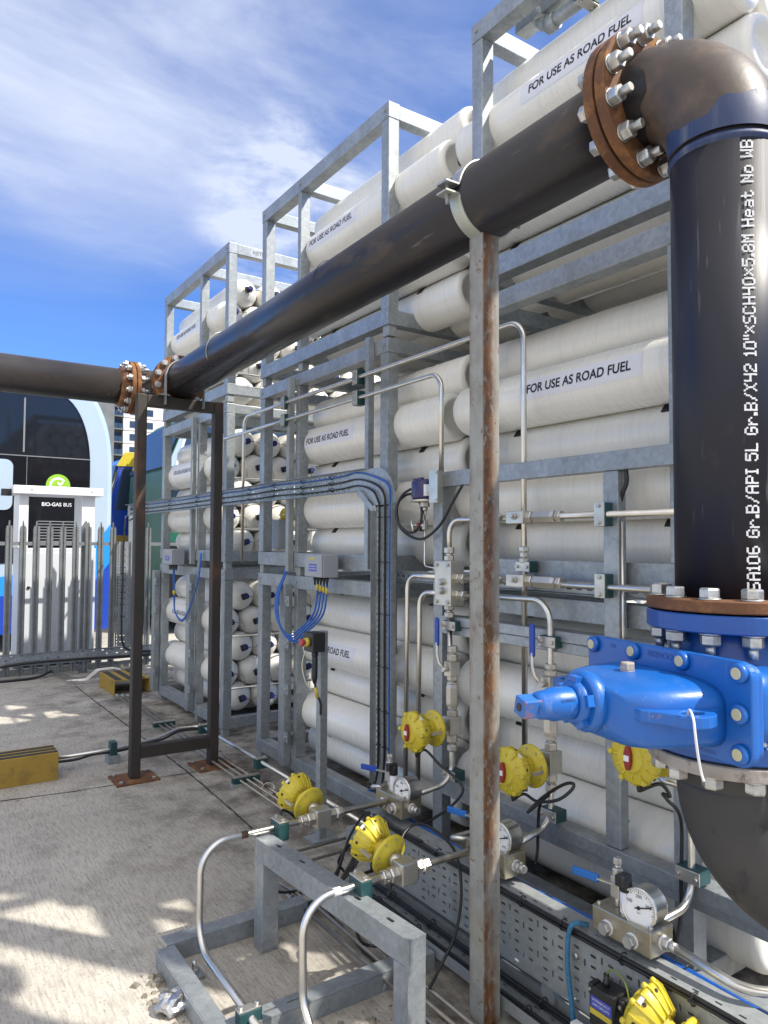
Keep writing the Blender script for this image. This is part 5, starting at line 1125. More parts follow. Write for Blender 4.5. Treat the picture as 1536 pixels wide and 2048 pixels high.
# ------------------------------------------------------------------ junction boxes and blue cable loops
def jbox(y0, y1, zl, zh, label, x=2.29):
    t = thing('junction_box', label, 'junction box', (x, (y0+y1)/2, zl))
    m = MB(); m.box((x, y0, zl), (x+.115, y1, zh)); m.build('box_body', greybox, t, bevel=.006)
    m = MB(); m.box((x-.012, y0+.002, zl+.002), (x-.0005, y1-.002, zh-.002)); m.build('lid', greybox, t, bevel=.005)
    yc = (y0+y1)/2; zc_ = (zl+zh)/2; w = (y1-y0)
    m = MB(); m.box((x-.0135, yc-w*.10, zh-.035), (x-.0122, yc+w*.16, zh-.020)); m.build('yellow_tag', ylabel, t)
    m = MB(); m.box((x-.0135, yc-w*.22, zc_-.035), (x-.0122, yc+w*.22, zc_+.012)); lb = m.build('warning_label', bluelbl, t)
    for zz_, tx in ((zc_-.003, 'INTRINSICALLY'), (zc_-.020, 'SAFE CIRCUITS')): flat_text(tx, .014, (x-.0140, yc, zz_), (0, -1, 0), (0, 0, 1), white_v, lb, 'lettering')
    for yy in (y0+.015, y1-.015):
        for z in (zl+.015, zh-.015): m = MB(); m.lathe([(.005, 0), (.005, .002)], (x-.012, yy, z), (-1, 0, 0), 10, True); m.build('screw', zinc, t)
    n = 5 if w > .2 else 3
    for k in range(n):
        yy = y0+w*(.15+.7*k/(n-1)); m = MB(); m.lathe([(.011, 0), (.011, .02), (.008, .03), (.006, .055)], (x+.05, yy, zl), (0, 0, -1), 12, True); m.build('cable_gland', blk, t)
    return t
p = PX(612, 1108, 2.29); p2 = PX(646, 1156, 2.29)
jbox(p2.y-.0, p.y, p2.z, p.z, 'grey junction box with blue label on the middle rack')
jy0, jy1, jz0 = p2.y, p.y, p2.z
p = PX(328, 1098, 2.29); p2 = PX(346, 1130, 2.29); jbox(p2.y, p.y, p2.z, p.z, 'small grey junction box with blue label on the farthest rack')
ky0, ky1, kz0 = p2.y, p.y, p2.z
ycm = 4.80+.05
def yellow_sleeves(pts, label):
    for k, (p_, d) in enumerate(pts): m = MB(); m.lathe([(.010, -.02), (.010, .02)], p_, d, 12, True); tag(m.build('marker_sleeve', ylabel), label % ('first', 'second', 'third', 'fourth', 'fifth')[k], 'marker', 'yellow marker sleeves on blue cables')
ends = [jy0+(jy1-jy0)*(.15+.7*k/4) for k in range(5)]
for k in range(4):
    P = [(2.425, ycm+.006*k, 2.6), (2.425, ycm+.006*k, 2.0), (2.42, ycm+.005*k, 1.55), (2.36, ycm+.012*k, 1.35), (2.34, ycm-.02+.012*k, 1.2), (2.33, ycm-.10-.012*k, 1.10-.010*k), (2.31, 4.58-.03*k, 1.065-.012*k), (2.31, 4.46-.04*k, 1.11), (2.33, ends[3-k]+.03, 1.25), (2.34, ends[3-k], jz0-.04)]
    cable([Vector(q) for q in P], .0068, '%s of four blue cables looping from the channel up to the grey junction box' % ('outermost', 'second', 'third', 'innermost')[k], cableb, None)
yellow_sleeves([((2.337, ends[k], jz0-.085+.006*k), (0, 0, 1)) for k in (0, 1, 2, 3)], '%s yellow marker sleeve under the box of the middle rack')
for k in range(2):
    P = [(2.43, 6.62+.045+.01*k, 1.62), (2.40, 6.64+.01*k, 1.40), (2.37, 6.68, 1.22), (2.36, 6.85, 1.02-.012*k), (2.36, 7.02, .955-.012*k), (2.36, 7.2, 1.03), (2.35, (ky0+ky1)/2-.03+.03*k, 1.2), (2.34, (ky0+ky1)/2-.03+.03*k, kz0-.03)]
    cable([Vector(q) for q in P], .0070, '%s of two blue cables hanging in a loop on the farthest rack' % ('upper', 'lower')[k], cableb)
yellow_sleeves([((2.348, (ky0+ky1)/2-.03+.03*k, 1.21), (0, 0, 1)) for k in (0, 1)], '%s yellow marker sleeve under the box of the farthest rack')
# emergency stop post
YE = 3.76
t = thing('emergency_stop_post', 'slim galvanised post with a small black emergency stop box on top', 'post', (2.10, YE, 0))
m = MB(); m.box((2.085, YE-.025, .0), (2.135, YE+.025, 1.195)); m.build('post', galv, t, bevel=.004)
m = MB(); m.box((2.03, YE-.06, 0), (2.19, YE+.06, .008)); m.build('base_plate', galv, t)
m = MB(); m.box((2.0, YE-.085, 1.085), (2.083, YE+.025, 1.195)); m.build('box', blk, t, bevel=.005)
m = MB(); m.lathe([(.026, 0), (.026, .018), (.022, .022)], (2.0, YE-.03, 1.14), (-1, 0, 0), 24, True); col_ = m.build('collar', ylabel, t)
m = MB(); m.lathe([(.012, .02), (.012, .034), (.022, .036), (.022, .048), (.018, .052)], (2.0, YE-.03, 1.14), (-1, 0, 0), 24, True); m.build('button', redbtn, col_)
m = MB(); m.lathe([(.015, 0), (.017, .01), (.017, .12), (.010, .16)], (2.045, YE-.03, 1.06), (0, 0, -1), 16, True); m.lathe([(.022, -.02), (.022, 0)], (2.045, YE-.03, 1.06), (0, 0, -1), 6, False); m.build('cable_gland', blk, t)
cable([(2.045, YE-.03, .92), (2.05, YE-.04, .85), (2.075, YE-.045, .79), (2.08, YE-.04, .72)], .007, 'short black cable under the emergency stop box')
m = MB(); m.lathe([(.010, -.03), (.010, .03)], (2.052, YE-.04, .85), (.2, -.05, -1), 12, True); tag(m.build('marker_sleeve', ylabel), 'yellow marker sleeve below the emergency stop box', 'marker')
m = MB(); m.curve([(2.0, YE+.0, 1.09), (1.99, YE+.02, 1.0), (2.01, YE+.01, .9), (2.04, YE-.01, .86)], .004, 6); tag(m.build('guard_wire', inox), 'bent wire hanging beside the emergency stop box', 'wire')

# ------------------------------------------------------------------ stand in the foreground and its two pipes
t = thing('pipe_stand', 'low galvanised stand with a slanting top beam in the foreground', 'pipe stand', (1.36, 2.4, 0))
ang = math.atan2(1.393-1.328, 2.899-1.921)
dy_ = Vector((-math.sin(ang), math.cos(ang), 0)); dx_ = Vector((math.cos(ang), math.sin(ang), 0)); A = Vector((1.388, 1.905, 0))
def lb(m, l0, l1, w0, w1, z0, z1): return m.obox(A+dy_*((l0+l1)/2)+dx_*((w0+w1)/2)+Vector((0, 0, (z0+z1)/2)), dx_, dy_, (0, 0, 1), w1-w0, l1-l0, z1-z0)
HB = .452
m = MB(); slab_holes(m, A+Vector((0, 0, HB)), dx_, dy_, 1, 11, .075, .093, lambda i, j: (.007, .020) if j in (1, 3, 4, 7, 9) else None); m.build('beam_top', galv, t, solid=.005)
m = MB(); lb(m, .0, 1.02, 0, .006, HB-.085, HB-.002); lb(m, .0, 1.02, .069, .075, HB-.085, HB-.002); m.build('beam_side', galv, t, bevel=.002)
for l0, nm in ((0, ''), (.945, '')):
    m = MB(); lb(m, l0+.001, l0+.007, 0, .075, 0, HB-.002); lb(m, l0+.007, l0+.075, 0, .006, 0, HB-.086); lb(m, l0+.007, l0+.075, .069, .075, 0, HB-.086); m.build('leg', galv, t, bevel=.002)
m = MB(); m.box((.975, 3.0, 0), (1.62, 3.006, .075)); m.box((.975, 3.006, .069), (1.62, 3.08, .075)); m.build('base_rail', galv, t, bevel=.002)
m = MB(); m.box((.93, 1.4, .0), (.936, 2.998, .07)); m.box((.936, 1.4, .064), (1.005, 2.998, .070)); m.build('base_rail', galv, t, bevel=.002)
m = MB(); slab_holes(m, (1.006, 2.36, .070), (1, 0, 0), (0, 1, 0), 9, 1, .094, .075, lambda i, j: (.026, .006) if i in (0, 1, 2) else None); m.build('base_rail_top', galv, t, solid=.005)
m = MB(); m.box((1.006, 2.36, 0), (1.85, 2.366, .066)); m.build('base_rail', galv, t)
for x, y in ((1.04, 2.86),):
    m = MB(); m.box((x-.04, y-.04, 0), (x+.03, y+.04, .012)); pl = m.build('anchor_plate', galv, t)
    m = MB(); m.hexa((x, y, .012), (0, 0, 1), .03, .018); m.lathe([(.009, 0), (.009, .05)], (x, y, .012), (0, 0, 1), 10, True); m.build('anchor_bolt', zinc, pl)
RS = .0138
tubeobj([(1.99, 2.92, .478), (1.082, 2.92, .478), (1.072, 2.90, .085), (1.062, 2.0, .085)], RS, 'far stand pipe, bent stainless tube dropping at the left end of the stand', .12, None, 'bent pipes over the foreground stand')
tubeobj([(1.99, 2.27, .478), (1.205, 2.27, .478), (1.20, 2.25, .085), (1.19, 1.3, .085)], RS, 'near stand pipe, bent stainless tube dropping in front of the stand', .12, None, 'bent pipes over the foreground stand')
clamp((1.435, 2.92, .478), (1, 0, 0), (0, 0, 1), .05, .055, .085, 'teal clamp on the far end of the stand top')
clamp((1.440, 2.27, .478), (1, 0, 0), (0, 0, 1), .05, .055, .085, 'teal clamp on the middle of the stand top')
clamp((1.062, 2.385, .085), (0, 1, 0), (0, 0, 1), .04, .06, .085, 'teal clamp at the bottom left holding the dropped far stand pipe')
for y, lab in ((2.92, 'tee valve on the far stand pipe'), (2.27, 'tee valve on the near stand pipe')):
    t = thing('tee_valve', lab, 'valve', (1.62, y, .478))
    m = MB(); m.box((1.60, y-.036, .438), (1.675, y+.036, .518)); m.build('tee_body', inox_dull, t, bevel=.005)
    fit(t, (1.60, y, .478), (-1, 0, 0), [(.050, .035, 'h'), (.040, .010, 'c'), (.044, .022, 'h')]); m = MB(); m.lathe([(.0225, 0), (.0225, .010)], (1.545, y, .478), (1, 0, 0), 18, True); m.build('seal_ring', white_v, t)
    fit(t, (1.675, y, .478), (1, 0, 0), [(.046, .035, 'h'), (.038, .010, 'c'), (.044, .028, 'h')]); m = MB(); m.lathe([(.0225, 0), (.0225, .008)], (1.712, y, .478), (1, 0, 0), 18, True); m.build('seal_ring', white_v, t)
m = MB(); m.lathe([(RS+.0006, 0), (RS+.0006, .030)], (1.255, 2.92, .478), (1, 0, 0), 20, True); tag(m.build('tape_band', rust_dark), 'brown tape band round the far stand pipe', 'tape')
m = MB(); m.lathe([(RS+.0006, 0), (RS+.0006, .030)], (1.325, 2.27, .478), (1, 0, 0), 20, True); tag(m.build('tape_band', white_v), 'white tape band round the near stand pipe', 'tape')
dA = Vector((-.16, .96, .26))
q4 = actuator((1.636, 2.935, .49), dA, 'yellow actuator behind the far stand pipe', False, 18, True, None, .92)
q5 = actuator((1.636, 2.285, .49), dA, 'yellow actuator behind the near stand pipe', False, 18, True, None, .92)
cable([q4, (1.50, 3.03, .50), (1.47, 3.0, .42), (1.45, 3.02, .30), (1.5, 3.1, .12), (1.7, 3.2, .03)], .0065, 'black cable dropping from the actuator behind the far stand pipe')
cable([q5, (1.52, 2.42, .42), (1.53, 2.46, .3), (1.60, 2.5, .12), (1.8, 2.5, .06)], .0065, 'black cable dropping from the actuator behind the near stand pipe')
for k in range(3):
    cable([(1.90-.01*k, 2.92, .45), (1.86, 2.90+.01*k, .36), (1.76+.02*k, 2.88, .24), (1.66-.02*k, 2.86, .155), (1.72, 2.9, .22+.01*k), (1.82, 2.97, .33), (1.93, 3.02, .40)], .006, 'loop %s of black cable hanging below the far stand pipe' % ('one', 'two', 'three')[k], cablek, 'cable loops below the far stand pipe')
# near black box and actuator at the bottom edge
XQ = 1.93
t = thing('switch_box', 'black box with blue label and yellow strip at the bottom right', 'switch box', (XQ, 1.6, .2))
bA = PX(1165, 1935, XQ); bB = PX(1238, 1950, XQ)
SB = .72; zl = bA.z-.165*SB
def sq(y, dz, x=0.0): return (XQ+x*SB, 1.60-y*SB, zl+dz*SB)
m = MB(); m.prism([(0, 0), (0, .135*SB), (.02*SB, .165*SB), (.13*SB, .165*SB), (.13*SB, 0)], sq(0, 0, -.075), (0, -1, 0), (0, 0, 1), (1, 0, 0), .11*SB); m.build('box_body', blk, t, bevel=.003)
m = MB(); m.box(sq(.122, .078, -.0770), sq(.010, .128, -.0755)); lbq = m.build('blue_label', bluelbl, t)
flat_text('INTRINSICALLY', .0135*SB, sq(.066, .114, -.0780), (0, -1, 0), (0, 0, 1), white_v, lbq); flat_text('SAFE CIRCUITS', .0135*SB, sq(.066, .095, -.0780), (0, -1, 0), (0, 0, 1), white_v, lbq)
m = MB(); m.box(sq(.122, .050, -.0770), sq(.006, .074, -.0755)); m.build('yellow_strip', ylabel, t)
for yy in (-.014, .144):
    m = MB(); m.obox(sq(yy, .13, -.02), (1, 0, 0), (0, 1, 0), (0, 0, 1), .06*SB, .028*SB, .05*SB); ea = m.build('ear', blk, t, bevel=.005)
    m = MB(); m.lathe([(.006, 0), (.006, .003)], sq(yy, .13, -.05), (-1, 0, 0), 12, True); m.build('screw', zinc, ea)
m = MB(); m.lathe([(.016*SB, 0), (.016*SB, .02*SB), (.012*SB, .025*SB), (.012*SB, .05*SB)], sq(.05, .165, -.02), (0, 0, 1), 14, True); m.build('cable_gland', blk, t)
cable([sq(.05, .21, -.02), sq(.07, .24, -.02), sq(.11, .25, -.02), sq(.15, .22, -.02), sq(.17, .15, -.02), sq(.18, .06, -.02)], .0026, 'green and yellow earth wire arching out of the black switch box', pbr('green_yellow_wire', (.17, .22, .04), rough=.6), None, 'wire')
actuator((1.93, 1.225, .245), Vector((-.15, .93, .34)), 'yellow finned actuator cut off by the bottom edge', False, 18, True, None, 1.0)
m = MB(); pr = [PX(1142, 1853, XTR-.03), PX(1136, 1880, XTR-.03), PX(1135, 1930, XTR-.03), PX(1140, 1980, XTR-.03), PX(1147, 2046, XTR-.03)]; m.curve([PX(1175, 1850, XTR+.03), PX(1155, 1846, XTR-.01)]+pr, .0085, 8, 8); tag(m.build('rope', rope), 'blue twisted rope hung over the edge of the upright slotted tray', 'rope')
m = MB(); m.box((1.90, 1.62, .10), (1.93, 1.70, .135)); tag(m.build('white_tag', white_v), 'scrap of white plastic at the lower end of the blue rope', 'scrap')

# ------------------------------------------------------------------ small tubes and clamps on the ground
def gt(pts, label, r=.0085, mat=None, group='thin tubes laid on the ground'): return tubeobj(pts, r, label, .04, mat or copper_tube, group)
gt([(1.606, .9, .045), (1.606, 3.28, .045)], 'leftmost thin tube on the ground under the stand')
gt([(1.662, .9, .045), (1.662, 3.0, .045), (1.60, 3.54, .04), (1.74, 3.60, .035), (2.2, 3.62, .03)], 'middle thin tube on the ground under the stand, turning back at its far end')
gt([(1.716, .9, .045), (1.716, 3.0, .045), (1.70, 3.42, .04), (1.80, 3.46, .035), (2.2, 3.48, .03)], 'right thin tube on the ground under the stand, turning back at its far end')
for k in range(3):
    p_ = Vector((1.606+.055*k, 3.13+.02*k, .045)); t = thing('tube_coupling', '%s small brass-coloured coupling behind the floor clamp' % ('left', 'middle', 'right')[k], 'tube fitting', p_); m = MB(); nut(m, p_, (0, 1, 0), .024, .02); nut(m, p_+Vector((0, .024, 0)), (0, 1, 0), .020, .018); m.build('nut', copper_tube, t)
t = thing('floor_clamp', 'dark teal clamp across three thin tubes under the stand', 'tube clamp', (1.66, 3.05, 0))
m = MB(); m.box((1.575, 3.025, .02), (1.75, 3.075, .062)); m.build('clamp_body', teal, t, bevel=.004)
m = MB(); m.box((1.575, 3.027, .063), (1.75, 3.073, .068)); m.build('clamp_plate', inox_dull, t)
m = MB(); m.box((1.58, 3.03, 0), (1.745, 3.07, .019)); m.build('base', galv_dull, t)
for k in range(3):
    gt([(2.08+.05*k, 4.0+.05*k, .04), (2.08+.05*k, 8.2, .04)], '%s of three thin tubes on the ground before the far racks' % ('left', 'middle', 'right')[k], .0085)
for y, lab in ((6.75, 'flat clamp over the thin tubes before the farthest rack'), (4.88, 'stacked clamp over the thin tubes before the middle rack')):
    t = thing('floor_clamp', lab, 'tube clamp', (2.13, y, 0))
    m = MB(); m.box((2.03, y-.025, .02), (2.23, y+.025, .058)); m.build('clamp_body', teal, t, bevel=.004); m = MB(); m.box((2.03, y-.023, .059), (2.23, y+.023, .064)); m.build('clamp_plate', inox_dull, t); m = MB(); m.box((2.02, y-.035, 0), (2.24, y+.035, .019)); m.build('base', galv_dull, t)
tubeobj([(2.25, 3.45, .135), (2.25, 6.12, .135), (2.06, 6.14, .135), (1.86, 6.06, .10), (1.50, 5.93, .10), (.9, 5.90, .10)], .0125, 'metal conduit on the ground passing under the goalpost stand to the yellow box', .08, inox)
clamp((2.25, 4.90, .135), (0, 1, 0), (0, 0, 1), .05, .05, .09, 'teal clamp on the ground conduit before the middle rack')
clamp((2.25, 6.05, .135), (0, 1, 0), (0, 0, 1), .05, .05, .09, 'teal clamp on the ground conduit behind the goalpost leg')
t = thing('tube_clamp', 'small teal clamp on a foot between the yellow box and the goalpost', 'tube clamp', (1.475, 5.93, 0)); m = MB(); m.box((1.45, 5.89, .06), (1.50, 5.97, .16)); m.build('clamp_body', teal, t, bevel=.004); m = MB(); m.box((1.43, 5.87, 0), (1.52, 5.99, .06)); m.build('foot', galv, t, bevel=.004)
cable([(1.05, 5.90, .075), (1.2, 5.905, .07), (1.34, 5.92, .085), (1.5, 5.93, .078), (1.7, 5.99, .08), (1.9, 6.06, .085), (2.06, 6.12, .115), (2.22, 6.11, .115)], .010, 'black cable tied under the ground conduit')
for k, (x, y) in enumerate(((2.2, 3.55), (2.2, 4.0))):
    m = MB(); m.box((2.19, y-.06, 0), (2.31, y+.06, .10)); tag(m.build('conduit_block', galv_dull), '%s grey block under the ground conduit near the slotted tray end' % ('nearer', 'farther')[k], 'block')
# yellow and black pipe covers
def bump(x0, x1, y0, y1, h, along, label, hollow=False):
    t = thing('pipe_cover', label, 'pipe cover', ((x0+x1)/2, (y0+y1)/2, 0), 0, 'yellow and black pipe covers')
    m = MB(); w = .012
    if along == 'x': m.box((x0, y0, 0), (x1, y0+w, h)); m.box((x0, y1-w, 0), (x1, y1, h)); m.box((x0, y0+w, h-w), (x1, y1-w, h)); m.box((x1-w, y0+w, .0), (x1, y1-w, h-w))
    else: m.box((x0, y0, 0), (x0+w, y1, h)); m.box((x1-w, y0, 0), (x1, y1, h)); m.box((x0+w, y0, h-w), (x1-w, y1, h))
    m.build('cover_body', yellow_box, t, bevel=.004)
    for k in range(3):
        m = MB(); f0 = .06+.32*k
        if along == 'x': d = (y1-y0); m.box((x0, y0+d*f0, h+.0005), (x1-.003, y0+d*(f0+.17), h+.003))
        else: d = (x1-x0); m.box((x0+d*f0, y0+.003, h+.0005), (x0+d*(f0+.17), y1, h+.003))
        m.build('tread_stripe', blk_stripe, t)
bump(.15, 1.045, 5.71, 5.95, .195, 'x', 'long yellow pipe cover with black stripes at the left edge')
bump(2.10, 2.50, 8.45, 9.12, .165, 'y', 'short open yellow pipe cover with black stripes behind the goalpost leg')
# litter
t = thing('paper_cup', 'brown paper cup with white lining lying on its side on the concrete', 'cup', (2.15, 4.55, .045), 0)
cx = Vector((2.17, 4.60, .046)); ca = Vector((-.35, -.93, -.06)).normalized(); m = MB(); m.lathe([(.028, -.07), (.043, .022)], cx, ca, 28, True, cap1=False); m.build('cup_body', cup_out, t)
m = MB(); m.lathe([(.0265, -.066), (.0415, .0235), (.0445, .0245), (.0445, .020)], cx, ca, 28, True, cap1=False); m.build('lining', cup_in, t)
def lump(name, p, r, mat, label, cat, seed, flat=.7, j=.35, sub=3):
    bm = bmesh.new(); bmesh.ops.create_icosphere(bm, subdivisions=sub, radius=1); rnd = random.Random(seed); ks = [(Vector((rnd.uniform(-1, 1), rnd.uniform(-1, 1), rnd.uniform(-1, 1))).normalized(), rnd.uniform(3, 9), rnd.uniform(0, 6)) for _ in range(9)]
    m = MB(); vs = []
    for v in bm.verts:
        d = 1+j*sum(math.sin(v.co.dot(a)*f+ph)/9*2.2 for a, f, ph in ks)+rnd.uniform(-j, j)*.25; q = v.co*d*r; vs.append(Vector(p)+Vector((q.x, q.y, max(q.z*flat, -r*flat*.6)+r*flat*.6)))
    bm.verts.index_update(); m.add(vs, [tuple(v.index for v in f.verts) for f in bm.faces]); bm.free(); return tag(m.build(name, mat), label, cat)
fp = PZ(348, 2003, .03)
lump('foil_lump', (fp.x, fp.y, 0), .062, foil, 'crumpled grey foil lump at the corner of the stand base', 'foil', 4, .75, .20)
lump('concrete_lump', (fp.x+.055, fp.y+.05, 0), .05, crumble, 'broken lump of concrete beside the foil', 'rubble', 8, .6, .25)
lump('pale_stone', (2.14, 2.60, 0), .024, stone_m, 'small pale stone on the dirt under the slotted tray', 'stone', 9, .8, .3)
rb = MB(); rnd = random.Random(12)
for k in range(230):
    x, y = random.choice(((rnd.gauss(1.30, .22), rnd.gauss(2.22, .10)), (rnd.gauss(1.93, .12), rnd.uniform(1.3, 3.4)), (rnd.gauss(.93, .05), rnd.gauss(2.75, .12)), (rnd.gauss(2.25, .1), rnd.uniform(3.2, 8)))); s_ = rnd.uniform(.004, .016)
    a = rnd.uniform(0, 6); x_ = Vector((math.cos(a), math.sin(a), 0)); y_ = Vector((-math.sin(a), math.cos(a), 0)); top = Vector((x+rnd.uniform(-.4, .4)*s_, y, s_*rnd.uniform(.4, .9))); b = [Vector((x, y, 0))+x_*(s_*i)*rnd.uniform(.6, 1.2)+y_*(s_*j)*rnd.uniform(.6, 1.2) for i, j in ((-1, -1), (1, -1), (1, 1), (-1, 1))]
    t_ = [p_.lerp(top, .5)+Vector((0, 0, s_*.4)) for p_ in b]; rb.add(b+t_, [(0, 1, 5, 4), (1, 2, 6, 5), (2, 3, 7, 6), (3, 0, 4, 7), (4, 5, 6, 7)])
tag(rb.build('rubble', crumble), kind='stuff')

# ------------------------------------------------------------------ palisade fence
YF = 10.1
t = thing('palisade_fence', 'galvanised palisade fence with spiked pales closing the far side of the yard', 'fence', (2.0, YF, 0))
def pale(x, ztop=1.97, zbot=.04):
    m = MB(); prof = [(-.039, .002), (-.030, -.014), (-.014, -.014), (-.007, .004), (.007, .004), (.014, -.014), (.030, -.014), (.039, .002)]
    tops = [.10, .07, .05, .0, .0, .05, .07, .10]; tip = [(-.034, .11), (-.026, .06), (-.012, .075), (-.006, .0), (.006, .0), (.012, .075), (.026, .06), (.034, .11)]
    vs = [(x+a, YF+b, zbot) for a, b in prof]+[(x+a, YF+b, ztop-d) for (a, b), (_, d) in zip(prof, tip)]
    m.add(vs, [(k, k+1, 9+k, 8+k) for k in range(7)]); return m.build('pale', galv_fence, t, solid=.003)
xs = [1.215+.1555*k for k in range(-9, 13)]
for x in xs:
    if x < 2.60 or 2.9 < x < 3.0: pale(x)
for z in (1.66, .075):
    m = MB(); m.box((-.2, YF+.006, z), (3.7, YF+.011, z+.045)); m.box((-.2, YF+.011, z), (3.7, YF+.05, z+.005)); m.build('rail', galv_fence, t)
for x in (2.13, -.3):
    m = MB(); m.prism([(-.05, 0), (.05, 0), (.05, 1.9), (0, 1.985), (-.05, 1.9)], (x, YF+.055, .0), (1, 0, 0), (0, 0, 1), (0, 1, 0), .06); m.build('post', galv_fence, t)
# trays fixed to the fence
t = thing('fence_tray', 'perforated cable tray running low along the fence with an upright branch', 'cable tray', (2.0, YF-.05, .1))
m = MB(); slab_holes(m, (-.2, YF-.03, .165), (1, 0, 0), (0, 0, 1), 68, 3, .06, .05, lambda i, j: (.015, .007) if (i+j) % 2 == 0 else None); m.build('tray_face', galv, t, solid=.003)
m = MB(); m.box((-.2, YF-.055, .162), (3.88, YF-.03, .165)); m.box((-.2, YF-.055, .315), (3.88, YF-.03, .318)); m.build('tray_edge', galv, t)
m = MB(); slab_holes(m, (2.50, YF-.034, .32), (1, 0, 0), (0, 0, 1), 4, 34, .045, .041, lambda i, j: (.0055, .012) if i % 3 == 0 else (.012, .0055) if j % 2 else None); m.build('tray_face', galv, t, solid=.003)
m = MB(); m.box((2.497, YF-.06, .32), (2.50, YF-.034, 1.715)); m.box((2.68, YF-.06, .32), (2.683, YF-.034, 1.715)); m.build('tray_edge', galv, t)
m = MB(); m.box((2.665, YF-.02, .3), (2.72, YF+.03, 2.20)); m.build('upright', galv, t)
cable([(2.60, YF-.06, 2.05), (2.585, YF-.06, 1.7), (2.58, YF-.06, 1.2), (2.575, YF-.06, .7), (2.60, YF-.06, .36), (2.75, YF-.06, .25), (3.2, YF-.06, .22), (3.8, YF-.06, .22)], .012, 'black cable down the upright fence tray and away to the right')
cable([(3.8, YF-.065, .20), (2.9, YF-.065, .185), (2.0, YF-.065, .20), (1.3, YF-.065, .19), (.9, YF-.065, .12), (.85, YF-.10, .05), (1.0, YF-.16, .02), (1.5, YF-.14, .02), (1.7, YF-.05, .06), (1.75, YF+.1, .05)], .016, 'thick black cable sagging along the low fence tray to the ground')
cable([(2.66, YF-.05, 2.0), (2.70, 9.6, 2.1), (2.5, 9.1, 2.13), (XTY+.02, 8.85, 2.10)], .012, 'black cable bridging from the fence to the overhead tray')
# thin tubes coming through the fence to the far pipe cover
for k in range(3):
    tubeobj([(1.72+.05*k, YF+.3, .05), (1.80+.05*k, 9.45-.04*k, .04), (2.0, 9.40-.05*k, .05), (2.12, 9.36-.05*k, .16), (2.32+.03*k, 9.34-.05*k, .17), (2.33, 9.12, .12)], .007, '%s of three bright tubes stepping up to the far yellow pipe cover' % ('far', 'middle', 'near')[k], .05, inox, 'bright tubes at the fence')
t = thing('tube_union', 'cluster of small unions on the thin tubes beside the far pipe cover', 'tube fitting', (2.2, 8.1, .05))
for k in range(3):
    m = MB(); p_ = Vector((2.08+.05*k, 8.22-.03*k, .045)); nut(m, p_, (0, 1, 0), .034, .03); nut(m, p_+Vector((0, -.05, 0)), (0, 1, 0), .030, .03); m.lathe([(.012, -.02), (.012, .04)], p_, (0, 1, 0), 12, True); m.build('nut', inox, t)

# ------------------------------------------------------------------ white gas dispenser behind the fence
YK = 10.62
t = thing('gas_dispenser', 'white gas dispenser cabinet with an open framed top behind the fence', 'dispenser', (1.9, YK, 0))
m = MB(); m.box((1.40, YK, .08), (2.36, YK+.55, 1.62)); m.build('cabinet', offwhite, t, bevel=.01)
m = MB(); m.box((1.44, YK-.006, .14), (2.32, YK-.001, 1.56)); m.build('front_panel', offwhite, t, bevel=.003)
for x0, x1 in ((1.385, 1.50), (2.165, 2.335)):
    m = MB(); m.box((x0, YK, 1.62), (x1, YK+.50, 2.335)); m.build('post', whitep, t, bevel=.006)
m = MB(); m.box((1.30, YK-.10, 2.335), (2.42, YK+.55, 2.445)); m.build('canopy', whitep, t, bevel=.008)
for x in (1.52, 2.27):
    m = MB(); m.lathe([(.010, 0), (.010, .003)], (x, YK-.101, 2.39), (0, -1, 0), 12, True); m.build('screw', grey_v, t)
m = MB(); m.box((1.18, YK+.05, 2.31), (1.30, YK+.12, 2.40)); m.build('side_lamp', blk, t)
m = MB(); m.box((1.42, YK+.02, .0), (2.34, YK+.5, .08)); m.build('plinth', blk, t)
m = MB(); m.lathe([(.02, 0), (.02, .012)], (1.52, YK-.006, 1.1), (0, -1, 0), 14, True); m.build('lock', blk, t)

# ------------------------------------------------------------------ buses
YBUS = 12.5
t = thing('gas_bus', 'pale blue double decker bus with black rear panel and green leaf roundel', 'bus', (1.7, YBUS, 0))
def outline(xr, xl, zt, zb, rx, rz, inset=0):
    P = [(xl+inset, zb+inset)]
    P += [(xr-inset, zb+inset)]
    for k in range(15): a = PI/2*k/14; e = 2/2.3; P.append((xr-rx+(rx-inset)*math.cos(a)**e, zt-rz+(rz-inset)*math.sin(a)**e))
    for k in range(15): a = PI/2+PI/2*k/14; e = 2/2.3; P.append((xl+rx-(rx-inset)*abs(math.cos(a))**e, zt-rz+(rz-inset)*math.sin(a)**e))
    return P
XR, XL = 3.03, .45
m = MB(); m.prism(outline(XR, XL, 4.48, .28, 1.05, 1.65), (0, YBUS, 0), (1, 0, 0), (0, 0, 1), (0, 1, 0), 9.5); m.build('body', bus_pale, t, bevel=.09)
def rear(poly, off, nm, mat, th=.006): m = MB(); m.prism(poly, (0, YBUS-off, 0), (1, 0, 0), (0, 0, 1), (0, 1, 0), th); return m.build(nm, mat, t)
ins = .37
blkp = [(x, z) for x, z in outline(XR, XL, 4.48, 1.0, 1.05, 1.65, ins)]
rear(blkp, .010, 'rear_panel', bus_blk)
win = [(x-.0, max(z, 3.055)) for x, z in outline(XR, XL, 4.48, 3.055-ins-.04, 1.05, 1.65, ins+.04)]
rear(win, .016, 'rear_window', glass)
rear([(1.66, 3.10), (1.685, 3.10), (1.685, 3.95), (1.66, 3.95)], .020, 'window_bar', grey_v)
rear([(XL+ins, 3.035), (2.655, 3.035), (2.655, 3.05), (XL+ins, 3.05)], .018, 'panel_seam', grey_v)
rear([(1.72, 1.0), (1.727, 1.0), (1.727, 3.035), (1.72, 3.035)], .013, 'panel_seam', grey_v)
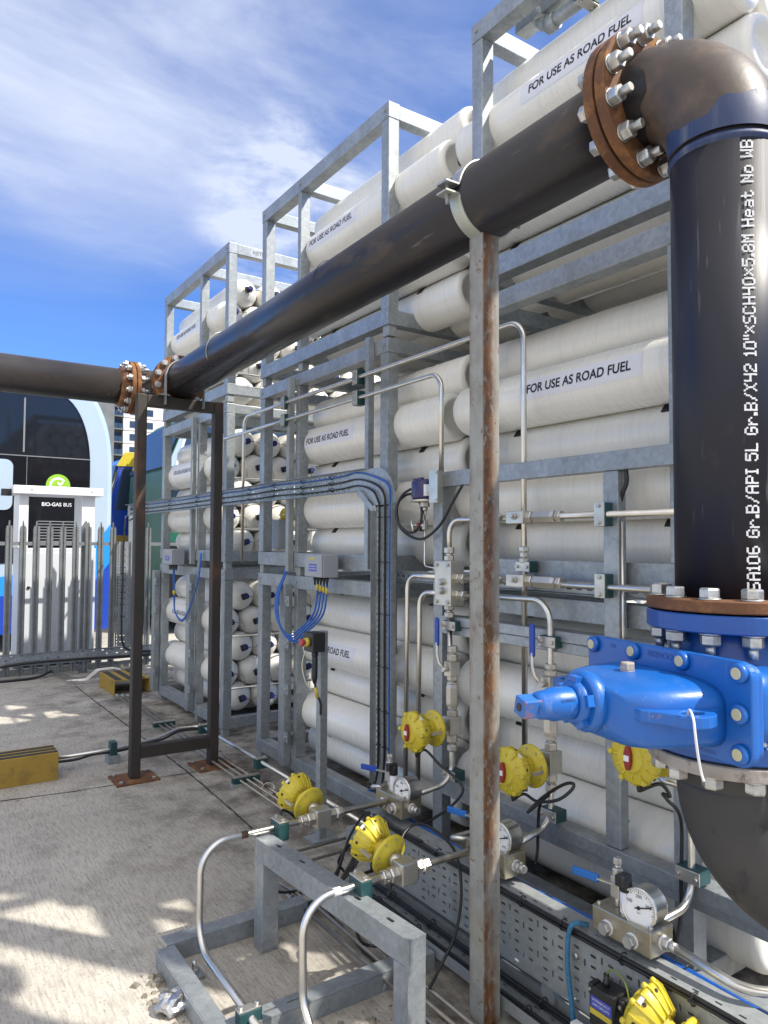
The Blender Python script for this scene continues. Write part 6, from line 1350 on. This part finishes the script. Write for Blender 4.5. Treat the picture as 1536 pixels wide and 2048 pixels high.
for k in range(9): rear([(1.9, 1.66+.045*k), (2.62, 1.66+.045*k), (2.62, 1.675+.045*k), (1.9, 1.675+.045*k)], .018, 'grille_bar', grey_v)
sp_ = [(1.53+.0*k, 2.95) for k in range(0)]
q_ = []
for cx_, cz_, a0 in ((1.42, 2.86, 0), (.8, 2.86, 90), (.8, 2.30, 180), (1.42, 2.30, 270)):
    for k in range(7): a = R(a0+90*k/6); q_.append((cx_+.11*math.cos(a), cz_+.11*math.sin(a)))
rear(q_, .030, 'side_panel', bus_pale, .02)
rear([(2.66, .30), (3.0, .30), (3.0, 2.0), (2.72, 1.62), (2.66, 1.3)], .009, 'swoosh', bus_az)
rear([(2.66, .29), (3.02, .29), (3.02, 1.40), (2.80, 1.12), (2.66, .95)], .013, 'skirt', bus_blue)
rear([(.45, .29), (1.75, .29), (1.75, .90), (.45, .80)], .013, 'skirt', bus_blue)
rear([(.45, .80), (1.75, .90), (1.75, 1.22), (.45, 1.02)], .012, 'swoosh', bus_az)
m = MB(); m.box((2.82, YBUS-.02, .72), (2.88, YBUS-.012, .86)); m.build('side_lamp', amber, t)
m = MB(); m.box((1.20, YBUS-.02, .72), (1.36, YBUS-.014, .78)); m.build('side_lamp', amber, t)
# roundel: green disc with a white open ring and two leaves
cx_, cz_, rr_ = 2.18, 2.60, .18
rear([(cx_+rr_*math.cos(2*PI*k/40), cz_+rr_*math.sin(2*PI*k/40)) for k in range(40)], .016, 'roundel', logo_g, .004)
ring = [(cx_+(rr_*.72)*math.cos(R(38+292*k/30)), cz_+(rr_*.72)*math.sin(R(38+292*k/30))) for k in range(31)]+[(cx_+rr_*.72, cz_-.015), (cx_+.02, cz_-.015), (cx_+.02, cz_-.042), (cx_+rr_*.51, cz_-.042)]+[(cx_+(rr_*.54)*math.cos(R(330-292*k/30)), cz_+(rr_*.54)*math.sin(R(330-292*k/30))) for k in range(31)]
def polyfill(poly, off, nm, mat):
    bm = bmesh.new(); v = [bm.verts.new((x, YBUS-off, z)) for x, z in poly]; e = [bm.edges.new((v[i], v[(i+1) % len(v)])) for i in range(len(v))]; bmesh.ops.triangle_fill(bm, edges=e, use_beauty=True, normal=(0, -1, 0)); bm.verts.index_update(); m = MB(); m.add([x.co.copy() for x in bm.verts], [tuple(x.index for x in f.verts) for f in bm.faces]); bm.free(); return m.build(nm, mat, t, fix=False)
polyfill(ring, .018, 'ring', white_v)
for a0, l_ in ((112, .075), (50, .095)):
    d = (math.cos(R(a0)), math.sin(R(a0))); n_ = (-d[1], d[0]); o_ = (cx_+.02, cz_-.005)
    polyfill([(o_[0]+d[0]*l_*s+n_[0]*w*l_, o_[1]+d[1]*l_*s+n_[1]*w*l_) for s, w in ((0, 0), (.3, .17), (.6, .2), (1, 0), (.6, -.2), (.3, -.17))], .019, 'leaf', white_v)
flat_text('BIO-GAS', .080, (2.09, YBUS-.018, 2.295), (1, 0, 0), (0, 0, 1), white_v, t, 'lettering', .95, .0012)
flat_text('BUS', .080, (2.325, YBUS-.018, 2.295), (1, 0, 0), (0, 0, 1), white_v, t, 'lettering', .92)
for x in (XL+.02, XR-.30):
    for y in (YBUS+2.2, YBUS+7.2):
        m = MB(); m.lathe([(.3, 0), (.48, .0), (.48, .28), (.3, .28)], (x, y, .48), (1, 0, 0), 32, True); w_ = m.build('wheel', rubber, t)
def profile_bus(name, label, y0, poly, body_mat, parts):
    t = thing(name, label, 'bus', (poly[0][0], y0, 0))
    m = MB(); m.prism(poly, (0, y0, 0), (1, 0, 0), (0, 0, 1), (0, 1, 0), 2.5); m.build('body', body_mat, t, bevel=.08)
    for nm, mat, pl, off, th in parts:
        m = MB(); m.prism(pl, (0, y0-off, 0), (1, 0, 0), (0, 0, 1), (0, 1, 0), th); m.build(nm, mat, t, bevel=.01)
    for x in (poly[0][0]+1.9, poly[0][0]+7.5):
        m = MB(); m.lathe([(.3, 0), (.5, 0), (.5, .25), (.3, .25)], (x, y0-.02, .5), (0, 1, 0), 28, True); m.build('wheel', rubber, t)
    return t
X0g = 4.16
g_ = profile_bus('coach', 'dark green coach with raked windscreen behind the goalpost stand', 13.4, [(X0g, .3), (X0g+10, .3), (X0g+10, 4.22), (X0g+.62, 4.22), (X0g+.42, 4.05), (X0g+.02, 3.05), (X0g, 2.7)], bus_green,
    [('roof_band', bus_teal, [(X0g+.44, 4.06), (X0g+10, 4.06), (X0g+10, 4.20), (X0g+.60, 4.20)], .01, .03), ('side_window', glass2, [(X0g+.12, 3.16), (X0g+6, 3.16), (X0g+6, 4.02), (X0g+.45, 4.02)], .008, .02), ('lower_window', glass, [(X0g+.08, 1.9), (X0g+.36, 1.9), (X0g+.36, 2.86), (X0g+.06, 2.78)], .008, .02),
     ('skirt', bus_blk, [(X0g, .32), (X0g+9, .32), (X0g+9, 1.72), (X0g, 1.72)], .006, .02), ('front_pillar', bus_pale, [(X0g-.02, 2.0), (X0g+.06, 2.0), (X0g+.16, 3.1), (X0g+.55, 4.10), (X0g+.44, 4.10), (X0g+.04, 3.1)], .02, .05)])
m = MB(); m.add([(X0g+.03, 13.52, 3.10), (X0g+.03, 15.78, 3.10), (X0g+.40, 15.78, 4.0), (X0g+.40, 13.52, 4.0), (X0g-.01, 13.52, 3.12), (X0g-.01, 15.78, 3.12), (X0g+.36, 15.78, 4.02), (X0g+.36, 13.52, 4.02)], [(0, 1, 2, 3), (4, 5, 6, 7), (0, 1, 5, 4), (1, 2, 6, 5), (2, 3, 7, 6), (3, 0, 4, 7)]); m.build('windscreen', glass2, g_)
m = MB(); m.tube([(X0g+.40, 13.2, 4.02), (X0g+.30, 13.1, 3.75), (X0g+.10, 13.1, 3.05), (X0g+.28, 13.12, 2.98)], .03, 10, .08); m.build('mirror_arm', whitep, g_)
X0b = 3.86
b_ = profile_bus('minibus', 'blue bus with yellow roof edge just right of the pale blue bus', 16.2, [(X0b, .3), (X0b+8, .3), (X0b+8, 3.55), (X0b+.5, 3.62), (X0b+.2, 3.4), (X0b, 2.6)], bus_blue,
    [('roof_band', yellow, [(X0b+.12, 3.34), (X0b+6, 3.40), (X0b+6, 3.66), (X0b+.30, 3.66)], .02, .06), ('side_window', glass2, [(X0b+.12, 2.4), (X0b+5, 2.4), (X0b+5, 3.30), (X0b+.25, 3.30)], .012, .03), ('bumper', yellow_box, [(X0b-.03, 1.2), (X0b+.6, 1.2), (X0b+.6, 1.85), (X0b-.03, 1.85)], .03, .08), ('skirt', bus_blk, [(X0b, .32), (X0b+5, .32), (X0b+5, 1.15), (X0b, 1.15)], .01, .03)])
m = MB(); m.add([(X0b+.01, 16.35, 2.62), (X0b+.01, 18.55, 2.62), (X0b+.19, 18.55, 3.36), (X0b+.19, 16.35, 3.36), (X0b-.03, 16.35, 2.64), (X0b-.03, 18.55, 2.64), (X0b+.15, 18.55, 3.38), (X0b+.15, 16.35, 3.38)], [(0, 1, 2, 3), (4, 5, 6, 7), (0, 1, 5, 4), (1, 2, 6, 5), (2, 3, 7, 6), (3, 0, 4, 7)]); m.build('windscreen', glass2, b_)
m = MB(); m.tube([(X0b+.10, 16.1, 3.2), (X0b-.06, 16.0, 2.7), (X0b-.12, 16.0, 1.9)], .035, 8, .1); m.build('wiper_arm', blk, b_)

# ------------------------------------------------------------------ tower block far behind
YT = 175.0
def tx(x): return x*2.5
def tz(z): return 1.7+(z-1.7)*2.5
t = thing('tower_block', 'far tower block, half grey balconies and half pale render with small windows', 'building', (44, YT, 0))
def tb(nm, mat, x0, x1, y0, y1, z0, z1, par=None):
    m = MB(); m.box((tx(x0), YT+y0, max(0, tz(z0))), (tx(x1), YT+y1, tz(z1))); return m.build(nm, mat, par or t)
tb('pale_wing', tower_w, 17.75, 27, 0, 25, 0, 16.4); tb('dark_wing', tower_g, 15.2, 16.8, -1.5, 25, 0, 16.6); tb('balcony_wing', tower_g, 16.8, 17.7495, 1.5, 25, 0, 16.2)
for k in range(12):
    z = 1.2+1.22*k
    bs = tb('balcony', tower_g, 16.82, 17.74, -.5, 1.49, z, z+.12)
    m = MB()
    for x0, x1 in ((16.86, 17.26), (17.30, 17.70)): m.box((tx(x0), YT-.45, tz(z+.13)), (tx(x1), YT-.40, tz(z+.60)))
    m.build('balustrade', glass2, bs); tb('balcony_window', glass, 16.9, 17.66, 1.45, 1.49, z+.2, z+1.05)
    for x in (18.35, 19.9, 21.6): tb('window', glass2, x, x+.62, -.1, -.02, z+.30, z+.92)
    tb('string_course', grey_v, 17.76, 26.9, -.06, -.01, z-.02, z+.03)
# bit of road and pale kerb outside the fence
m = MB(); m.box((-30, 10.35, .0), (60, 10.55, .06)); tag(m.build('kerb', pbr('pale_kerb', (.42, .40, .34), rough=.9, scale=4)), kind='structure')
# thin overhead line
# galvanised vent pipe above the nearest rack
t = thing('vent_pipe', 'grey vent pipe with an elbow above the nearest rack at the top edge', 'pipe', (2.5, 2.3, 4.3))
pv = PX(1082, 62, 2.62); m = MB(); m.tube([pv+Vector((0, .0, 1.0)), pv, pv+Vector((.05, -1.6, .02))], .032, 16, .07); m.build('pipe_wall', galv, t)
m = MB(); m.lathe([(.040, -.03), (.042, 0), (.040, .03)], pv+Vector((0, 0, .07)), (0, 0, 1), 18, True); m.lathe([(.040, -.03), (.042, 0), (.040, .03)], pv+Vector((.005, -.07, 0)), (0, 1, 0), 18, True); m.build('elbow_collar', galv, t)
pc = pv+Vector((.01, -.28, .0)); clamp(pc, (0, 1, 0), (0, 0, -1), .06, .06, .11, 'clamp on the vent pipe above the nearest rack')
m = MB(); m.box((pv.x-.03, pv.y-1.4, pv.z+.06), (pv.x+.05, pv.y+.15, pv.z+.11)); tag(m.build('strut_rail', galv), 'slotted rail under the open sky holding the vent pipe', 'rail')

# odds and ends in the gap between the far and the middle rack
pg = PX(548, 1040, 2.62); t = thing('control_box', 'plain grey box in the gap between the farthest and middle racks', 'control box', pg)
m = MB(); m.box((2.60, pg.y-.13, 1.66), (2.72, pg.y+.07, pg.z)); m.build('box_body', greybox, t, bevel=.005)
for zz_ in (.06, .20): m = MB(); m.lathe([(.008, 0), (.008, .004)], (2.60, pg.y-.03, pg.z-zz_), (-1, 0, 0), 10, True); m.build('screw', zinc, t)
actuator(PX(580, 1030, 2.72)+Vector((.0, -.10, 0)), (-.2, 1, 0), 'small yellow actuator in the gap above the plain grey box', False, 12, True, None, .62)
